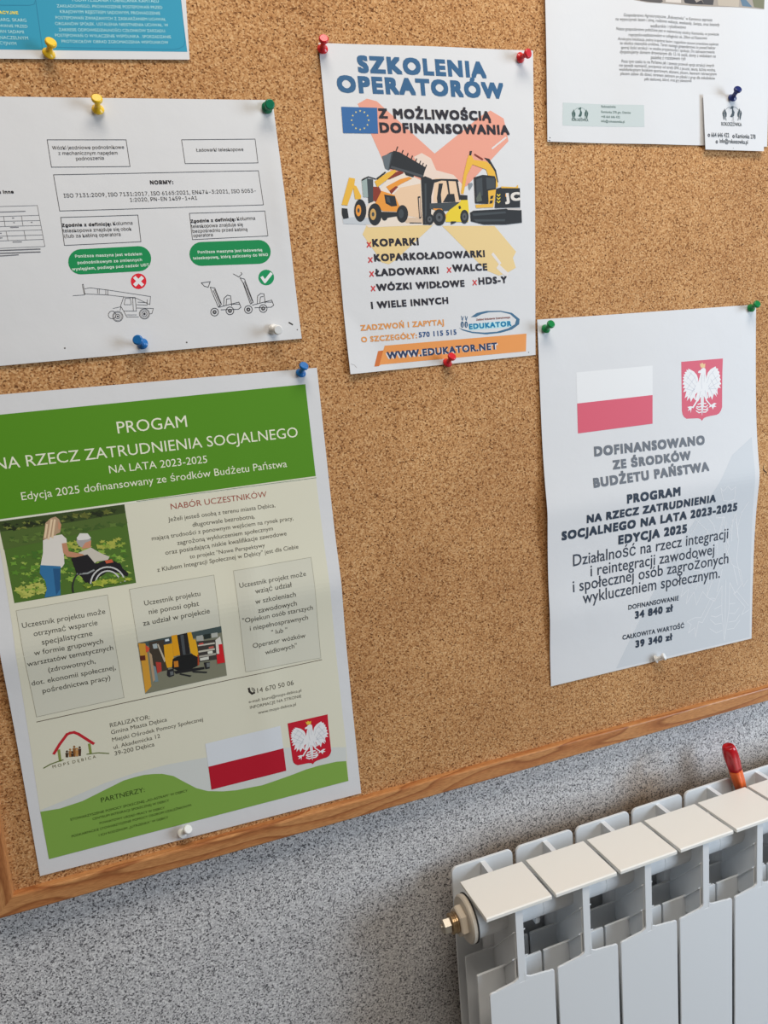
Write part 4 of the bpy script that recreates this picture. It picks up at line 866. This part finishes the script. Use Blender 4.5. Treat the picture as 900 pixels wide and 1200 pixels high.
def f_core(bm):
    # upright web with a wider bar at its front, header tubes and the water column
    prism_yz(bm, [(-.0245, ZR), (-.0465, ZR-.001), (-.098, ZR-.002), (-.1005, ZR-.0035), (-.1005, ZLOW+.01), (-.0245, ZLOW+.01)], cx-.0030, cx+.0030)
    box(bm, cx-.0042, cx+.0042, -.1021, -.0985, ZP-.001, ZR-.001)
    for y_, z_, w_ in ((-.0495, ZR-.030, .0048), (-.0765, ZR-.060, .0066)):   # ledges where the fins run into the web
        prism_yz(bm, [(y_, ZP-.0005), (-.0998, z_+.0006), (-.0998, z_-.0010), (y_, ZP-.0021)], cx-w_-.0024, cx+w_+.0024)
        prism_yz(bm, [(y_, ZP-.0005), (-.0995, z_), (-.0995, ZP-.02), (y_, ZP-.02)], cx-w_, cx+w_)
    cyl_x(bm, -.0022, SW+.0022, -.0640, ZR-.0300, .0195, 32)
    cyl_x(bm, -.0024, SW+.0024, -.0620, ZLOW+.0350, .0195, 28)
    lathe(bm, [(.0110, ZLOW+.035), (.0110, ZR-.030)], 20, Matrix.Translation((cx, -.0385, 0)))
    for sx in (-1, 1):   # fillets where the web meets the panel and the top plate
        prism_xz(bm, [(cx+sx*.003, ZP+.010), (cx+sx*.0050, ZP+.0045), (cx+sx*.010, ZP+.0022), (cx+sx*.030, ZP+.0001), (cx+sx*.030, ZP-.002), (cx+sx*.003, ZP-.002)], -.10225, -.1002)
        prism_xz(bm, [(cx+sx*.003, ZR-.010), (cx+sx*.0045, ZR-.0055), (cx+sx*.009, ZR-.003), (cx+sx*.003, ZR-.001)], -.1018, -.1002)
core_me = mesh_from('radiator_section', f_core, ENAMEL)
top_me = mesh_from('top_plate', lambda bm: prism_yz(bm, [(YT0, ZR+.0006), (YT1-.001, ZR), (YT1-.0022, ZR-.001), (YT1-.0022, ZR-.0042), (YT1, ZR-.0046), (YT0, ZR-.0018)], 0, SW), ENAMEL_TOP, .0004)
front_me = mesh_from('front_panel', lambda bm: prism_xz(bm, rounded_top(-.0004, SW+.0004, ZLOW, ZP, .003), -.1023, -.1002), ENAMEL, .0005)
def f_side(y):
    return lambda bm: prism_xz(bm, rounded_top(-.0010, SW+.0010, ZLOW+.01, ZP, .0012), y, y+.0024)
fin_me = [mesh_from('fin', f_side(y), ENAMEL, .0003) for y in (-.0770, -.0500)]
rear_me = mesh_from('rear_panel', lambda bm: prism_xz(bm, rounded_top(0, SW, ZLOW+.005, ZR+.0028, .0065), -.0262, -.0232), ENAMEL, .0005)
for k in range(NSEC):
    c = bpy.data.objects.new('radiator_section', core_me); COL.objects.link(c); c.parent = rad
    c.matrix_parent_inverse = Matrix.Translation(-Vector(rad.location)); c.location = (X0+k*PITCH, 0, 0)
    for nm, me in (('top_plate', top_me), ('front_panel', front_me), ('fin', fin_me[0]), ('fin', fin_me[1]), ('rear_panel', rear_me)):
        p = bpy.data.objects.new(nm, me); COL.objects.link(p); p.parent = c
# end plug with air valve
PY, PZ = -.0620, ZR-.0300
def RX_(x): return Matrix.Translation((x, PY, PZ)) @ Matrix.Rotation(-math.pi/2, 4, 'Y')
bm = bmesh.new(); lathe(bm, [(.0215, -.003), (.0235, 0), (.0235, .0035), (.0220, .0050), (.0120, .0055)], 36, RX_(X0-.001))
plug = child_of(obj('end_plug', bm, srgb('cream_cap', (206, 196, 180), rough=.4)), rad)
bm = bmesh.new(); lathe(bm, [(.0236, 0), (.0242, .0004), (.0242, .0012), (.0236, .0016)], 36, RX_(X0+.0012))
child_of(obj('gasket', bm, srgb('gasket_rubber', (52, 50, 50), rough=.7)), rad)
def sub(o, par): o.parent = par; o.matrix_parent_inverse = Matrix.Translation(-Vector(rad.location)) if False else Matrix.Identity(4); return o
bm = bmesh.new(); lathe(bm, [(.0150, 0), (.0155, .0008), (.0155, .0062), (.0140, .0075)], 6, RX_(X0-.0065) @ Matrix.Rotation(.3, 4, 'Z'))
sub(obj('hex_nut', bm, srgb('cream_cap_nut', (206, 194, 176), rough=.35)), plug)
bm = bmesh.new(); lathe(bm, [(.0098, 0), (.0105, .001), (.0105, .0025), (.0095, .003), (.0095, .0045), (.0102, .0052), (.0102, .0068), (.009, .0075)], 24, RX_(X0-.0140))
sub(obj('brass_collar', bm, BRASS), plug)
bm = bmesh.new(); lathe(bm, [(.0072, 0), (.0078, .0008), (.0078, .0078), (.0066, .009)], 6, RX_(X0-.0215)); lathe(bm, [(.0030, .009), (.0030, .0106)], 12, RX_(X0-.0215))
sub(obj('air_valve', bm, METAL), plug)
# wall brackets and feed pipe
for kx in (1, 6):
    x = X0+kx*PITCH-.0024
    for z in (ZR-.052, ZLOW+.013):
        bm = bmesh.new(); prism_yz(bm, [(0, z+.02), (-.004, z+.02), (-.004, z), (-.070, z), (-.070, z-.006), (-.004, z-.006), (-.004, z-.03), (0, z-.03)], x-.0025, x+.0025)
        child_of(obj('wall_bracket', bm, ENAMEL), rad)
bm = bmesh.new(); lathe(bm, [(.009, -1.14), (.009, ZLOW+.035)], 16, Matrix.Translation((X0+NSEC*PITCH+.02, -.062, 0))); cyl_x(bm, X0+NSEC*PITCH-.006, X0+NSEC*PITCH+.028, -.062, ZLOW+.035, .012, 16)
child_of(obj('feed_pipe', bm, ENAMEL), rad)

# ------------------------------------------------------------------ screwdriver standing behind the top plates
top = hit(853, 873.5, 1, -.0350); bot = hit(867.5, 922, 1, -.0352)
axis = (top-bot).normalized(); base = top-axis*.104
sd = thing('screwdriver', 'red handled screwdriver stuck upright behind the radiator top plates', 'screwdriver', base)
sd.rotation_euler = axis.to_track_quat('Z', 'Y').to_euler()
RED = srgb('red_handle', (196, 22, 34), rough=.22, spec=.6, Transmission_Weight=.15)
def fluted(prof, n=48):
    bm = bmesh.new(); rings = []
    for r, h, fl in prof:
        rings.append([bm.verts.new((r*(1-fl*(.5+.5*math.cos(6*2*math.pi*k/n)))*math.cos(2*math.pi*k/n), r*(1-fl*(.5+.5*math.cos(6*2*math.pi*k/n)))*math.sin(2*math.pi*k/n), h)) for k in range(n)])
    for a_, b_ in zip(rings, rings[1:]):
        for k in range(n): bm.faces.new((a_[k], a_[(k+1) % n], b_[(k+1) % n], b_[k]))
    bm.faces.new(rings[0][::-1]); bm.faces.new(rings[-1]); return bm
LH = .104
h = obj('handle', fluted([(r_*1.04, z_, f_) for r_, z_, f_ in [(.0080, LH-.036, .10), (.0086, LH-.030, .14), (.0092, LH-.020, .16), (.0092, LH-.012, .14), (.0084, LH-.007, .06), (.0076, LH-.004, 0), (.0068, LH-.0016, 0), (.0050, LH-.0003, 0), (.0046, LH-.0008, 0)]]), RED, sd, smooth=True)
h2 = obj('grip_ring', fluted([(r_*1.04, z_, f_) for r_, z_, f_ in [(.0070, LH-.068, .12), (.0078, LH-.056, .14), (.0082, LH-.040, .12), (.0080, LH-.0365, .10)]]), srgb('orange_handle', (232, 104, 44), rough=.25, spec=.6), sd, smooth=True)
h2['label'] = 'orange lower handle'
bm = bmesh.new(); lathe(bm, [(.0018, -.016), (.0026, -.013), (.0026, .036)], 12); obj('shank', bm, STEEL, sd)
